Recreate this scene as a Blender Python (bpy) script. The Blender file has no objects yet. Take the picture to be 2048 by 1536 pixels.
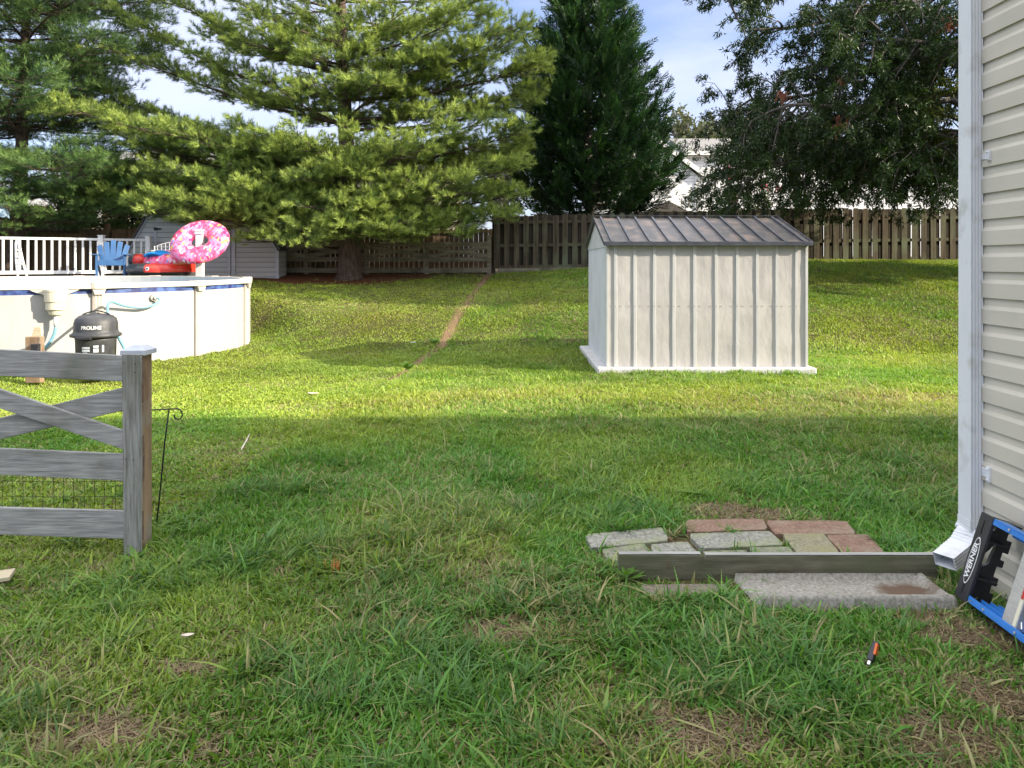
import bpy, bmesh, math, random
import numpy as np
from mathutils import Vector, Matrix
R = math.radians
C = bpy.context.scene.collection
scene = bpy.context.scene

# ------------------------------------------------------------------ camera, sky, sun, exposure
EYE = 1.52; F = 1540.0; HOR = 525.0
cam_d = bpy.data.cameras.new("camera"); cam = bpy.data.objects.new("camera", cam_d); C.objects.link(cam)
cam.location = (0, 0, EYE); cam.rotation_euler = (R(90), 0, 0)
cam_d.sensor_width = 36; cam_d.lens = F / 2048 * 36; cam_d.shift_y = (HOR - 768) / 2048
cam_d.clip_start = 0.05; cam_d.clip_end = 3000
scene.camera = cam
SUN_EL, SUN_AZ = 23.5, -17.0        # azimuth from +x towards -y (behind the camera)
world = bpy.data.worlds.new("World"); scene.world = world; world.use_nodes = True
wn, wl = world.node_tree.nodes, world.node_tree.links
wn.clear()
wo = wn.new("ShaderNodeOutputWorld"); wb = wn.new("ShaderNodeBackground"); sk = wn.new("ShaderNodeTexSky")
sk.sky_type = 'NISHITA'; sk.sun_disc = False; sk.sun_elevation = R(SUN_EL)
sk.sun_rotation = R(90 - SUN_AZ)
sk.air_density = 1.0; sk.dust_density = 1.6; sk.ozone_density = 1.6
tc = wn.new("ShaderNodeTexCoord"); mp = wn.new("ShaderNodeMapping"); mp.inputs['Scale'].default_value = (1.6, 1.6, 4.2)
mp.inputs['Location'].default_value = (0.35, 0.1, 0.12)
nz = wn.new("ShaderNodeTexNoise"); nz.inputs['Scale'].default_value = 2.1; nz.inputs['Detail'].default_value = 7; nz.inputs['Roughness'].default_value = 0.52
rp = wn.new("ShaderNodeValToRGB"); rp.color_ramp.elements[0].position = 0.36; rp.color_ramp.elements[1].position = 0.62
rp.color_ramp.elements[0].color = (.2, .2, .2, 1); rp.color_ramp.elements[1].color = (0.85, 0.85, 0.85, 1)
mx = wn.new("ShaderNodeMix"); mx.data_type = 'RGBA'
mx.inputs[7].default_value = (5.5, 5.9, 7.6, 1)
wl.new(tc.outputs['Generated'], mp.inputs['Vector']); wl.new(mp.outputs[0], nz.inputs['Vector'])
wl.new(nz.outputs[0], rp.inputs[0]); wl.new(rp.outputs[0], mx.inputs[0])
gm = wn.new("ShaderNodeMix"); gm.data_type = 'RGBA'; gm.blend_type = 'MULTIPLY'; gm.inputs[0].default_value = 1; gm.inputs[7].default_value = (1.25, 1.3, 1.55, 1)
wl.new(sk.outputs[0], gm.inputs[6]); wl.new(gm.outputs[2], mx.inputs[6])
# unseen white glow overhead, added to fill the shaded ground with light
sep = wn.new("ShaderNodeSeparateXYZ"); wl.new(tc.outputs['Generated'], sep.inputs[0])
mr = wn.new("ShaderNodeMapRange"); mr.inputs['From Min'].default_value = .36; mr.inputs['From Max'].default_value = .75; wl.new(sep.outputs[2], mr.inputs[0])
hi = wn.new("ShaderNodeMix"); hi.data_type = 'RGBA'; hi.inputs[7].default_value = (15.5, 15.5, 16.0, 1)
m8 = wn.new("ShaderNodeMath"); m8.operation = 'MULTIPLY'; m8.inputs[1].default_value = .9; wl.new(mr.outputs[0], m8.inputs[0])
wl.new(m8.outputs[0], hi.inputs[0]); wl.new(mx.outputs[2], hi.inputs[6]); wl.new(hi.outputs[2], wb.inputs[0])
wb.inputs[1].default_value = 0.085
wl.new(wb.outputs[0], wo.inputs[0])
sd = bpy.data.lights.new("sun", 'SUN'); sun = bpy.data.objects.new("sun", sd); C.objects.link(sun)
sd.energy = 5.0; sd.angle = R(0.6); sd.color = (1.0, 0.885, 0.70)
sv = Vector((math.cos(R(SUN_EL)) * math.cos(R(SUN_AZ)), math.cos(R(SUN_EL)) * math.sin(R(SUN_AZ)), math.sin(R(SUN_EL))))
sun.rotation_euler = sv.to_track_quat('Z', 'Y').to_euler(); sun.location = sv * 60
scene.view_settings.view_transform = 'Standard'; scene.view_settings.look = 'None'
scene.view_settings.gamma = 1; scene.view_settings.exposure = 1.03; scene.view_settings.use_curve_mapping = False

# ------------------------------------------------------------------ helpers
def P(px, py, d): return Vector(((px - 1024) * d / F, d, EYE + (HOR - py) * d / F))
def G(px, py, z=0.0):
    d = F * (EYE - z) / (py - HOR); return Vector(((px - 1024) * d / F, d, z))

_rs = np.random.RandomState(7)
_lat = _rs.rand(256, 256)
def vnoise(x, y, s=1.0, o=0):
    x = np.asarray(x) * s + 100.3 + o * 17.1; y = np.asarray(y) * s + 57.7 + o * 31.7
    xi = np.floor(x).astype(int); yi = np.floor(y).astype(int); fx = x - xi; fy = y - yi
    fx = fx * fx * (3 - 2 * fx); fy = fy * fy * (3 - 2 * fy)
    a = _lat[xi % 256, yi % 256]; b = _lat[(xi + 1) % 256, yi % 256]; c = _lat[xi % 256, (yi + 1) % 256]; d = _lat[(xi + 1) % 256, (yi + 1) % 256]
    return (a * (1 - fx) + b * fx) * (1 - fy) + (c * (1 - fx) + d * fx) * fy
def fbm(x, y, s=1.0, o=0): return (vnoise(x, y, s, o) + .5 * vnoise(x, y, s * 2.1, o + 1) + .25 * vnoise(x, y, s * 4.3, o + 2)) / 1.75
def sstep(a, b, x): t = np.clip((x - a) / (b - a), 0, 1); return t * t * (3 - 2 * t)
PC = (-8.54, 13.76); PR = 3.66
def gz(x, y):
    x = np.asarray(x, float); y = np.asarray(y, float)
    zmax = 1.21 + 0.38 * sstep(-1, 6, x)
    ys = 14.0 - 1.3 * sstep(-1, 3, x)
    t = np.clip((y - ys) / (21.5 - ys), 0, 1)
    z = zmax * (1 - (1 - t) ** 1.35) * sstep(0, 0.25, t) ** .3
    z = z - .07 * sstep(-.6, -2.4, x) * sstep(7, 9.5, y) * sstep(15.5, 13.5, y)
    z = z + 0.012 * np.clip(y - 21.5, 0, 40)
    dd = np.hypot(x - PC[0], y - PC[1])
    z = z * sstep(3.75, 4.9, dd)
    z = z + (fbm(x, y, .6, 3) - .5) * .06 * sstep(2, 5, y) * (y < 21)
    return z
def gzf(x, y): return float(gz(x, y))
XBY = [0, 4, 8, 9.96, 13.9, 21.5, 60]; XBX = [-2.3, -2.0, -1.72, -1.62, -1.32, -.55, -.5]
def xb(y): return np.interp(y, XBY, XBX)

_roots = {}
def root_of(o): return _roots.get(o.name, Vector((0, 0, 0)))
def tag(o, label=None, cat=None, group=None, kind=None):
    if label: o['label'] = label
    if cat: o['category'] = cat
    if group: o['group'] = group
    if kind: o['kind'] = kind
    return o
def thing(name, label, cat, loc, group=None):
    o = bpy.data.objects.new(name, None); C.objects.link(o); o.location = loc; o.empty_display_size = .1
    _roots[o.name] = Vector(loc); return tag(o, label, cat, group)
def add_obj(name, me, mat, parent=None, loc=None, smooth=False, bevel=0):
    me.materials.clear(); me.materials.append(mat)
    o = bpy.data.objects.new(name, me); C.objects.link(o)
    off = root_of(parent) if parent else Vector(loc or (0, 0, 0))
    if off.length > 0: me.transform(Matrix.Translation(-off))
    if parent: o.parent = parent
    else: o.location = off
    _roots[o.name] = off
    if smooth:
        me.polygons.foreach_set('use_smooth', [True] * len(me.polygons))
    if bevel:
        b = o.modifiers.new('b', 'BEVEL'); b.width = bevel; b.segments = 2; b.limit_method = 'ANGLE'; b.angle_limit = R(40)
    me.update(); return o

class MB:
    def __init__(s): s.v = []; s.f = []
    def add(s, vs, fs):
        n = len(s.v); s.v += [tuple(v) for v in vs]; s.f += [tuple(i + n for i in f) for f in fs]; return s
    def box(s, x0, x1, y0, y1, z0, z1):
        return s.add([(x0,y0,z0),(x1,y0,z0),(x1,y1,z0),(x0,y1,z0),(x0,y0,z1),(x1,y0,z1),(x1,y1,z1),(x0,y1,z1)],
              [(0,3,2,1),(4,5,6,7),(0,1,5,4),(1,2,6,5),(2,3,7,6),(3,0,4,7)])
    def bar(s, a, b, w, h, up=(0, 0, 1)):   # box from a to b; w across, h along up
        a = Vector(a); b = Vector(b); t = (b - a).normalized(); up = Vector(up); sd_ = t.cross(up)
        if sd_.length < 1e-4: sd_ = t.cross(Vector((1, 0, 0)))
        sd_.normalize(); u = sd_.cross(t).normalized(); sd_ *= w / 2; u *= h / 2
        vs = [a - sd_ - u, a + sd_ - u, a + sd_ + u, a - sd_ + u, b - sd_ - u, b + sd_ - u, b + sd_ + u, b - sd_ + u]
        return s.add(vs, [(0,1,2,3)[::-1],(4,5,6,7),(0,1,5,4),(1,2,6,5),(2,3,7,6),(3,0,4,7)])
    def tube(s, pts, rad, n=8, cap=True):
        pts = [Vector(p) for p in pts]; m = len(pts)
        rad = [rad] * m if isinstance(rad, (int, float)) else rad
        t0 = (pts[1] - pts[0]).normalized(); a = Vector((0, 0, 1)) if abs(t0.z) < .9 else Vector((1, 0, 0))
        u = t0.cross(a).normalized(); base = len(s.v)
        for i, p in enumerate(pts):
            t = ((pts[min(i + 1, m - 1)] - pts[max(i - 1, 0)])).normalized()
            u = (u - t * u.dot(t)); u = u.normalized() if u.length > 1e-6 else t.orthogonal().normalized(); w = t.cross(u)
            for k in range(n):
                an = 2 * math.pi * k / n; s.v.append(tuple(p + (u * math.cos(an) + w * math.sin(an)) * rad[i]))
        for i in range(m - 1):
            for k in range(n):
                k2 = (k + 1) % n; s.f.append((base + i * n + k, base + i * n + k2, base + (i + 1) * n + k2, base + (i + 1) * n + k))
        if cap:
            s.f.append(tuple(base + k for k in range(n))[::-1]); s.f.append(tuple(base + (m - 1) * n + k for k in range(n)))
        return s
    def lathe(s, prof, c, n=32, axis=None):  # prof: (r,z) list; c: centre; z axis
        base = len(s.v); c = Vector(c)
        for r, z in prof:
            for k in range(n):
                an = 2 * math.pi * k / n; s.v.append((c.x + r * math.cos(an), c.y + r * math.sin(an), c.z + z))
        for i in range(len(prof) - 1):
            for k in range(n):
                k2 = (k + 1) % n; s.f.append((base + i * n + k, base + i * n + k2, base + (i + 1) * n + k2, base + (i + 1) * n + k))
        s.f.append(tuple(base + k for k in range(n))[::-1]); s.f.append(tuple(base + (len(prof) - 1) * n + k for k in range(n)))
        return s
    def prism(s, poly, y0, y1):    # poly in x,z extruded along y (or list of 3D with offset vector)
        n = len(poly); vs = [(p[0], y0, p[1]) for p in poly] + [(p[0], y1, p[1]) for p in poly]
        return s.add(vs, [tuple(range(n)), tuple(range(2 * n - 1, n - 1, -1))] + [(i, i + n, (i + 1) % n + n, (i + 1) % n) for i in range(n)])
    def prism3(s, poly, off):
        n = len(poly); off = Vector(off); vs = [Vector(p) for p in poly] + [Vector(p) + off for p in poly]
        return s.add(vs, [tuple(range(n)), tuple(range(2 * n - 1, n - 1, -1))] + [(i, i + n, (i + 1) % n + n, (i + 1) % n) for i in range(n)])
    def xform(s, M): s.v = [tuple(M @ Vector(v)) for v in s.v]; return s
    def build(s, name, mat, parent=None, loc=None, smooth=False, bevel=0, recalc=True):
        me = bpy.data.meshes.new(name); me.from_pydata(s.v, [], s.f)
        if recalc:
            bm = bmesh.new(); bm.from_mesh(me); bmesh.ops.recalc_face_normals(bm, faces=bm.faces); bm.to_mesh(me); bm.free()
        return add_obj(name, me, mat, parent, loc, smooth, bevel)

def np_mesh(name, V, F_, mat, parent=None, loc=None, col=None, smooth=False):
    me = bpy.data.meshes.new(name); V = np.asarray(V, np.float32); F_ = np.asarray(F_, np.int32); k = F_.shape[1]
    me.vertices.add(len(V)); me.vertices.foreach_set('co', V.ravel())
    me.loops.add(F_.size); me.loops.foreach_set('vertex_index', F_.ravel())
    me.polygons.add(len(F_)); me.polygons.foreach_set('loop_start', np.arange(0, F_.size, k, dtype=np.int32))
    try: me.polygons.foreach_set('loop_total', np.full(len(F_), k, dtype=np.int32))
    except Exception: pass
    if col is not None:
        ca = me.color_attributes.new('Col', 'FLOAT_COLOR', 'POINT'); c4 = np.ones((len(V), 4), np.float32); c4[:, :3] = col
        ca.data.foreach_set('color', c4.ravel())
    me.update(calc_edges=True)
    return add_obj(name, me, mat, parent, loc, smooth)

def spline_plate(name, outer, holes, thick, mat, parent, frame):  # 2D outline with holes -> solid plate; frame maps (u,v,w)->world
    cu = bpy.data.curves.new(name, 'CURVE'); cu.dimensions = '2D'; cu.fill_mode = 'BOTH'; cu.extrude = thick / 2
    for pl in [outer] + holes:
        sp = cu.splines.new('POLY'); sp.points.add(len(pl) - 1); sp.use_cyclic_u = True
        for i, p in enumerate(pl): sp.points[i].co = (p[0], p[1], 0, 1)
    o = bpy.data.objects.new(name, cu); me = bpy.data.meshes.new_from_object(o); bpy.data.objects.remove(o)
    me.transform(frame); return add_obj(name, me, mat, parent)
def text_mesh(txt, size, extrude=.001, bold=0.0):
    cu = bpy.data.curves.new('lettering', 'FONT'); cu.body = txt; cu.size = size; cu.extrude = extrude; cu.offset = bold
    cu.align_x = 'CENTER'; cu.align_y = 'CENTER'
    o = bpy.data.objects.new('lettering', cu); me = bpy.data.meshes.new_from_object(o); bpy.data.objects.remove(o); return me

# ------------------------------------------------------------------ materials
def new_mat(name):
    m = bpy.data.materials.new(name); m.use_nodes = True; nt = m.node_tree; return m, nt.nodes, nt.links, nt.nodes['Principled BSDF']
def mat(name, c1, c2=None, scale=5, stretch=(1, 1, 1), rough=.6, bump=0.0, bscale=None, metal=0, detail=6, lo=.35, hi=.65, c3=None, s3=1.2, lo3=.5, hi3=.7, spec=.4, bstretch=None, dist=0.01):
    m, n, l, b = new_mat(name); b.inputs['Roughness'].default_value = rough; b.inputs['Metallic'].default_value = metal
    b.inputs['Specular IOR Level'].default_value = spec
    t = n.new('ShaderNodeTexCoord'); mp_ = n.new('ShaderNodeMapping'); mp_.inputs['Scale'].default_value = stretch
    l.new(t.outputs['Object'], mp_.inputs[0])
    nz_ = n.new('ShaderNodeTexNoise'); nz_.inputs['Scale'].default_value = scale; nz_.inputs['Detail'].default_value = detail; nz_.inputs['Roughness'].default_value = .6
    l.new(mp_.outputs[0], nz_.inputs[0])
    r_ = n.new('ShaderNodeValToRGB'); r_.color_ramp.elements[0].position = lo; r_.color_ramp.elements[1].position = hi
    r_.color_ramp.elements[0].color = (*c1, 1); r_.color_ramp.elements[1].color = (*(c2 or c1), 1)
    l.new(nz_.outputs[0], r_.inputs[0]); out = r_.outputs[0]
    if c3:
        n3 = n.new('ShaderNodeTexNoise'); n3.inputs['Scale'].default_value = s3; n3.inputs['Detail'].default_value = 5; l.new(t.outputs['Object'], n3.inputs[0])
        r3 = n.new('ShaderNodeValToRGB'); r3.color_ramp.elements[0].position = lo3; r3.color_ramp.elements[1].position = hi3
        l.new(n3.outputs[0], r3.inputs[0]); m3 = n.new('ShaderNodeMix'); m3.data_type = 'RGBA'; m3.inputs[7].default_value = (*c3, 1)
        l.new(r3.outputs[0], m3.inputs[0]); l.new(out, m3.inputs[6]); out = m3.outputs[2]
    l.new(out, b.inputs['Base Color'])
    if bump:
        nb = n.new('ShaderNodeTexNoise'); nb.inputs['Scale'].default_value = bscale or scale * 2; nb.inputs['Detail'].default_value = 5
        mb_ = n.new('ShaderNodeMapping'); mb_.inputs['Scale'].default_value = bstretch or stretch; l.new(t.outputs['Object'], mb_.inputs[0]); l.new(mb_.outputs[0], nb.inputs[0])
        bp = n.new('ShaderNodeBump'); bp.inputs['Strength'].default_value = bump; bp.inputs['Distance'].default_value = dist
        l.new(nb.outputs[0], bp.inputs['Height']); l.new(bp.outputs[0], b.inputs['Normal'])
    return m
def leaf_mat(name, trans=.35, rough=.5, vary=.0, spec=.35):
    m, n, l, b = new_mat(name); a = n.new('ShaderNodeAttribute'); a.attribute_name = 'Col'
    b.inputs['Roughness'].default_value = rough; b.inputs['Specular IOR Level'].default_value = spec
    l.new(a.outputs['Color'], b.inputs['Base Color'])
    tr = n.new('ShaderNodeBsdfTranslucent'); hs = n.new('ShaderNodeHueSaturation'); hs.inputs['Value'].default_value = 1.15; hs.inputs['Saturation'].default_value = 1.1; hs.inputs['Hue'].default_value = .49
    l.new(a.outputs['Color'], hs.inputs['Color']); l.new(hs.outputs[0], tr.inputs[0])
    mx_ = n.new('ShaderNodeMixShader'); mx_.inputs[0].default_value = trans
    l.new(b.outputs[0], mx_.inputs[1]); l.new(tr.outputs[0], mx_.inputs[2]); l.new(mx_.outputs[0], n['Material Output'].inputs[0]); return m

M = {}
M['grass'] = leaf_mat('grass_blades', .35, .5)
M['leaf'] = leaf_mat('leaves', .3, .42)
M['needle'] = leaf_mat('needles', .14, .55)
M['wood_x'] = mat('weathered_grey_wood', (.22, .22, .21), (.41, .41, .395), 6, (.9, 12, 12), .85, .5, 6, c3=(.12, .13, .085), s3=2.2, lo3=.5, hi3=.75, bstretch=(1.5, 30, 30), dist=.004)
M['wood_z'] = mat('weathered_post_wood', (.16, .16, .14), (.37, .37, .35), 6, (12, 12, .8), .85, .5, 6, c3=(.12, .13, .075), s3=2.4, lo3=.48, hi3=.72, bstretch=(30, 30, 1.5), dist=.004)
M['wood_brown'] = mat('brown_treated_wood', (.17, .10, .06), (.36, .25, .15), 2, (6, 6, 1.5), .8, .4, 8, c3=(.28, .27, .22), s3=5, bstretch=(30, 30, 1.5), dist=.004)
M['wood_end'] = mat('dark_cut_wood', (.10, .06, .045), (.2, .13, .09), 20, rough=.9)
M['cap'] = mat('post_cap_grey', (.42, .46, .52), (.55, .58, .62), 12, rough=.6, bump=.2)
M['fence_far'] = mat('fence_board_grey_brown', (.042, .033, .022), (.13, .103, .068), 1.6, (9, 9, .6), .9, .4, 6, c3=(.13, .15, .09), s3=1.1, lo3=.45, hi3=.7, bstretch=(20, 20, 1), dist=.01)
M['fence_left'] = mat('fence_board_warm', (.15, .10, .06), (.34, .235, .14), 1.6, (9, 9, .6), .9, .3, 6, c3=(.12, .11, .07), s3=1.1, lo3=.5, hi3=.75)
M['fence_gap_shade'] = mat('fence_board_gap_shade', (.022, .018, .013), (.06, .048, .032), 1.6, (9, 9, .6), .9)  # back boards coloured darker to stand in for shade in the gaps
M['rail_far'] = mat('paddock_rail_wood', (.15, .14, .10), (.30, .27, .19), 2, (1, 9, 9), .9, .4, 6, c3=(.10, .10, .06), s3=1.7)
M['timber'] = mat('landscape_timber', (.085, .08, .05), (.20, .19, .13), 3, (1.2, 10, 10), .85, .5, 6, c3=(.13, .14, .075), s3=3.5, lo3=.45, hi3=.7, bstretch=(1.5, 30, 30), dist=.004)
M['timber_top'] = mat('landscape_timber_top', (.26, .26, .24), (.40, .40, .37), 4, (1.2, 12, 12), .8, .3, 6)
M['concrete'] = mat('splash_concrete', (.21, .195, .165), (.40, .38, .335), 60, rough=.95, bump=.7, bscale=60, c3=(.24, .22, .18), s3=30, lo3=.6, hi3=.75, dist=.006)
M['paver_grey'] = mat('paver_grey', (.15, .15, .125), (.36, .35, .30), 55, rough=.95, bump=.8, bscale=70, c3=(.25, .27, .15), s3=5, lo3=.45, hi3=.7, dist=.006)
M['paver_green'] = mat('paver_mossy', (.13, .135, .09), (.29, .29, .215), 55, rough=.95, bump=.8, bscale=70, c3=(.22, .26, .11), s3=6, lo3=.4, hi3=.7, dist=.006)
M['paver_yellow'] = mat('paver_ochre', (.17, .155, .095), (.32, .30, .20), 55, rough=.95, bump=.8, bscale=70, c3=(.25, .24, .12), s3=6, lo3=.45, hi3=.7, dist=.006)
M['paver_red'] = mat('paver_red', (.16, .095, .065), (.30, .195, .14), 55, rough=.95, bump=.8, bscale=70, c3=(.26, .21, .15), s3=6, lo3=.5, hi3=.75, dist=.006)
M['paver_brown'] = mat('paver_brown', (.12, .10, .08), (.25, .21, .16), 55, rough=.95, bump=.8, bscale=70, dist=.006)
M['shed'] = mat('shed_painted_metal', (.395, .38, .372), (.445, .43, .418), 1.6, rough=.45, bump=.38, bscale=2.3, c3=(.47, .45, .435), s3=3, dist=.09, stretch=(1, 1, .5))
M['shed_rib'] = mat('shed_rib_paint', (.43, .435, .44), (.50, .50, .495), 2, rough=.45)
M['shed_side'] = mat('shed_side_paint', (.50, .52, .53), (.58, .60, .61), 2, rough=.5)
M['shed_roof'] = mat('shed_roof_metal', (.034, .034, .037), (.075, .068, .066), 6, (1, .5, 1), .42, .25, 9, c3=(.13, .10, .085), s3=4.5, lo3=.5, hi3=.68, metal=.1, spec=.55)
M['shed_trim'] = mat('shed_dark_trim', (.035, .04, .055), (.065, .07, .085), 8, rough=.4, spec=.5)
M['plinth'] = mat('plinth_white_paint', (.46, .46, .47), (.60, .595, .585), 7, rough=.6, bump=.3, c3=(.5, .48, .43), s3=4, lo3=.6, hi3=.8)
M['screw'] = mat('screw_metal', (.35, .34, .33), rough=.4, metal=.6)
M['siding'] = mat('vinyl_siding_beige', (.56, .52, .43), (.60, .56, .465), 2.5, (.4, .4, 2), .5, .25, 1.3, spec=.4, c3=(.50, .475, .39), s3=2.5, lo3=.5, hi3=.8, dist=.03)
M['white'] = mat('white_paint', (.74, .74, .73), (.8, .8, .79), 5, rough=.4)
M['downspout'] = mat('downspout_white', (.68, .70, .73), (.74, .76, .78), 6, (1, 1, .4), .38, .08, 12, c3=(.48, .47, .44), s3=9, lo3=.55, hi3=.8, spec=.5)
M['foundation'] = mat('foundation_block', (.33, .32, .29), (.45, .44, .40), 14, rough=.95, bump=.5, bscale=50)
M['roof_shingle'] = mat('roof_shingles_grey', (.16, .155, .15), (.25, .24, .23), 9, (1, 3, 3), .9)
M['shingle_dark'] = mat('roof_shingles_dark', (.07, .065, .06), (.13, .12, .11), 12, rough=.9)
M['pool_wall'] = mat('pool_wall_cream', (.38, .37, .355), (.43, .42, .405), 3, (2, 2, .6), .5, .1, 6, c3=(.47, .44, .39), s3=2.2, lo3=.6, hi3=.85)
M['pool_rail'] = mat('pool_top_rail', (.50, .475, .445), (.56, .535, .50), 4, rough=.4)
M['pool_cap'] = mat('pool_rail_cap', (.44, .40, .35), (.50, .455, .40), 6, rough=.45)
M['skimmer'] = mat('skimmer_plastic', (.55, .52, .41), (.61, .58, .46), 6, rough=.45)
M['hose'] = mat('pool_hose', (.13, .30, .38), (.2, .38, .46), 25, rough=.45)
M['black_plastic'] = mat('black_plastic', (.018, .018, .02), (.035, .035, .04), 8, rough=.42, bump=.15, bscale=30, spec=.5)
M['charcoal'] = mat('filter_charcoal_plastic', (.035, .037, .042), (.065, .067, .072), 9, rough=.5, bump=.2, bscale=30)
M['blue_chair'] = mat('blue_plastic', (.03, .095, .23), (.045, .125, .28), 4, rough=.5)
M['blue_frp'] = mat('ladder_blue_fibreglass', (.02, .16, .50), (.04, .21, .60), 12, (1, .3, 1), .35, .1, 60, spec=.5)
M['alu'] = mat('aluminium', (.55, .56, .58), (.7, .7, .72), 18, (10, 1, 10), .35, metal=.75)
M['alu_label'] = mat('label_cream', (.72, .68, .52), rough=.5)
M['red'] = mat('red_vinyl', (.62, .03, .02), (.72, .05, .03), 3, rough=.28, spec=.6)
M['red_label'] = mat('red_label', (.5, .04, .03), rough=.5)
M['black_vinyl'] = mat('black_vinyl', (.03, .035, .04), (.06, .065, .07), 4, rough=.3, spec=.6)
M['iron'] = mat('black_iron', (.012, .012, .013), rough=.5)
M['bark'] = mat('pine_bark', (.06, .042, .032), (.17, .125, .095), 5, (4, 4, .9), .95, .9, 9, dist=.05)
M['bark_grey'] = mat('oak_bark', (.05, .045, .04), (.14, .125, .11), 5, (3, 3, .7), .95, .8, 9, dist=.03)
M['canvas'] = mat('umbrella_canvas', (.28, .42, .58), (.36, .5, .66), 5, rough=.8)
M['orange_wood'] = mat('fresh_split_wood', (.55, .18, .04), (.72, .34, .12), 15, (20, 20, 2), .7)
M['pale_wood'] = mat('pale_lumber', (.5, .42, .27), (.62, .54, .38), 5, (1, 12, 12), .7)
M['orange'] = mat('orange_plastic', (.75, .16, .03), rough=.4)
M['dead_leaf'] = mat('dead_leaf', (.35, .12, .05), (.5, .2, .08), 9, rough=.8)
M['scrap'] = mat('pale_scrap', (.6, .52, .42), (.75, .68, .58), 20, rough=.8)
M['teal_towel'] = mat('blue_vinyl', (.01, .22, .62), (.02, .32, .75), 4, rough=.3)
M['dark_glass'] = mat('window_glass', (.03, .035, .04), rough=.08, spec=.7)
M['deck'] = mat('deck_boards', (.38, .36, .33), (.5, .48, .44), 5, (1, 12, 12), .8)
M['tan_wall'] = mat('tan_wall', (.35, .29, .2), (.4, .33, .24), 3, rough=.8)
def siding_mat(name, col, pitch, dark=.55):
    m, n, l, b = new_mat(name); b.inputs['Roughness'].default_value = .6
    t = n.new('ShaderNodeTexCoord'); sx = n.new('ShaderNodeSeparateXYZ'); l.new(t.outputs['Object'], sx.inputs[0])
    dv = n.new('ShaderNodeMath'); dv.operation = 'DIVIDE'; dv.inputs[1].default_value = pitch; l.new(sx.outputs[2], dv.inputs[0])
    fr = n.new('ShaderNodeMath'); fr.operation = 'FRACT'; l.new(dv.outputs[0], fr.inputs[0])
    bp = n.new('ShaderNodeBump'); bp.inputs['Distance'].default_value = .02; bp.inputs['Strength'].default_value = 1; bp.invert = True
    l.new(fr.outputs[0], bp.inputs['Height']); l.new(bp.outputs[0], b.inputs['Normal'])
    lt = n.new('ShaderNodeMath'); lt.operation = 'LESS_THAN'; lt.inputs[1].default_value = .13; l.new(fr.outputs[0], lt.inputs[0])
    nz_ = n.new('ShaderNodeTexNoise'); nz_.inputs['Scale'].default_value = 1.5; l.new(t.outputs['Object'], nz_.inputs[0])
    a_ = n.new('ShaderNodeMix'); a_.data_type = 'RGBA'; a_.inputs[6].default_value = (*[c * .9 for c in col], 1); a_.inputs[7].default_value = (*col, 1); l.new(nz_.outputs[0], a_.inputs[0])
    m_ = n.new('ShaderNodeMix'); m_.data_type = 'RGBA'; m_.inputs[7].default_value = (*[c * dark for c in col], 1); l.new(lt.outputs[0], m_.inputs[0]); l.new(a_.outputs[2], m_.inputs[6])
    l.new(m_.outputs[2], b.inputs['Base Color']); return m
M['siding_white'] = siding_mat('white_lap_siding', (.74, .74, .74), .16, .62)
M['siding_shade'] = siding_mat('white_lap_siding_shade_tint', (.62, .66, .74), .16, .7)  # white siding tinted blue, shade of the gable end put into the colour
M['siding_barn'] = siding_mat('barn_lap_siding', (.50, .52, .51), .13, .5)
M['siding_tan'] = siding_mat('tan_lap_siding', (.42, .37, .27), .16, .7)
# liner stripe: blue with pale wave marks
m, n, l, b = new_mat('pool_liner_blue'); b.inputs['Roughness'].default_value = .4
t = n.new('ShaderNodeTexCoord'); v = n.new('ShaderNodeTexNoise'); v.inputs['Scale'].default_value = 7; l.new(t.outputs['Object'], v.inputs[0])
r_ = n.new('ShaderNodeValToRGB'); e = r_.color_ramp.elements; e[0].position = .4; e[0].color = (.02, .03, .13, 1); e[1].position = .62; e[1].color = (.07, .13, .33, 1)
l.new(v.outputs[0], r_.inputs[0]); l.new(r_.outputs[0], b.inputs['Base Color']); M['liner'] = m
# donut icing: pink with coloured sprinkles, tan below
def donut_mat(name):
    m, n, l, b = new_mat(name); b.inputs['Roughness'].default_value = .25; b.inputs['Specular IOR Level'].default_value = .6
    t = n.new('ShaderNodeTexCoord'); v = n.new('ShaderNodeTexVoronoi'); v.inputs['Scale'].default_value = 19; mpp = n.new('ShaderNodeMapping'); mpp.inputs['Scale'].default_value = (1, .6, .6); l.new(t.outputs['Object'], mpp.inputs[0]); l.new(mpp.outputs[0], v.inputs[0])
    r1 = n.new('ShaderNodeValToRGB'); r1.color_ramp.interpolation = 'CONSTANT'
    cols = [(.78, .12, .27), (.80, .20, .42), (.68, .04, .16), (.82, .32, .50), (.78, .09, .2), (.85, .62, .66), (.72, .06, .15), (.80, .2, .36), (.8, .1, .25), (.35, .3, .62), (.78, .16, .34), (.8, .25, .42), (.82, .45, .12), (.7, .05, .13)]
    els = r1.color_ramp.elements
    while len(els) < len(cols): els.new(.5)
    for i, c in enumerate(cols): els[i].position = i / len(cols); els[i].color = (*c, 1)
    sp_ = n.new('ShaderNodeSeparateColor'); l.new(v.outputs['Color'], sp_.inputs[0]); l.new(sp_.outputs[0], r1.inputs[0])
    l.new(r1.outputs[0], b.inputs['Base Color']); return m
M['icing'] = donut_mat('pink_icing_print'); M['dough'] = mat('donut_dough', (.72, .36, .2), (.78, .42, .25), 3, rough=.3)

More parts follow.
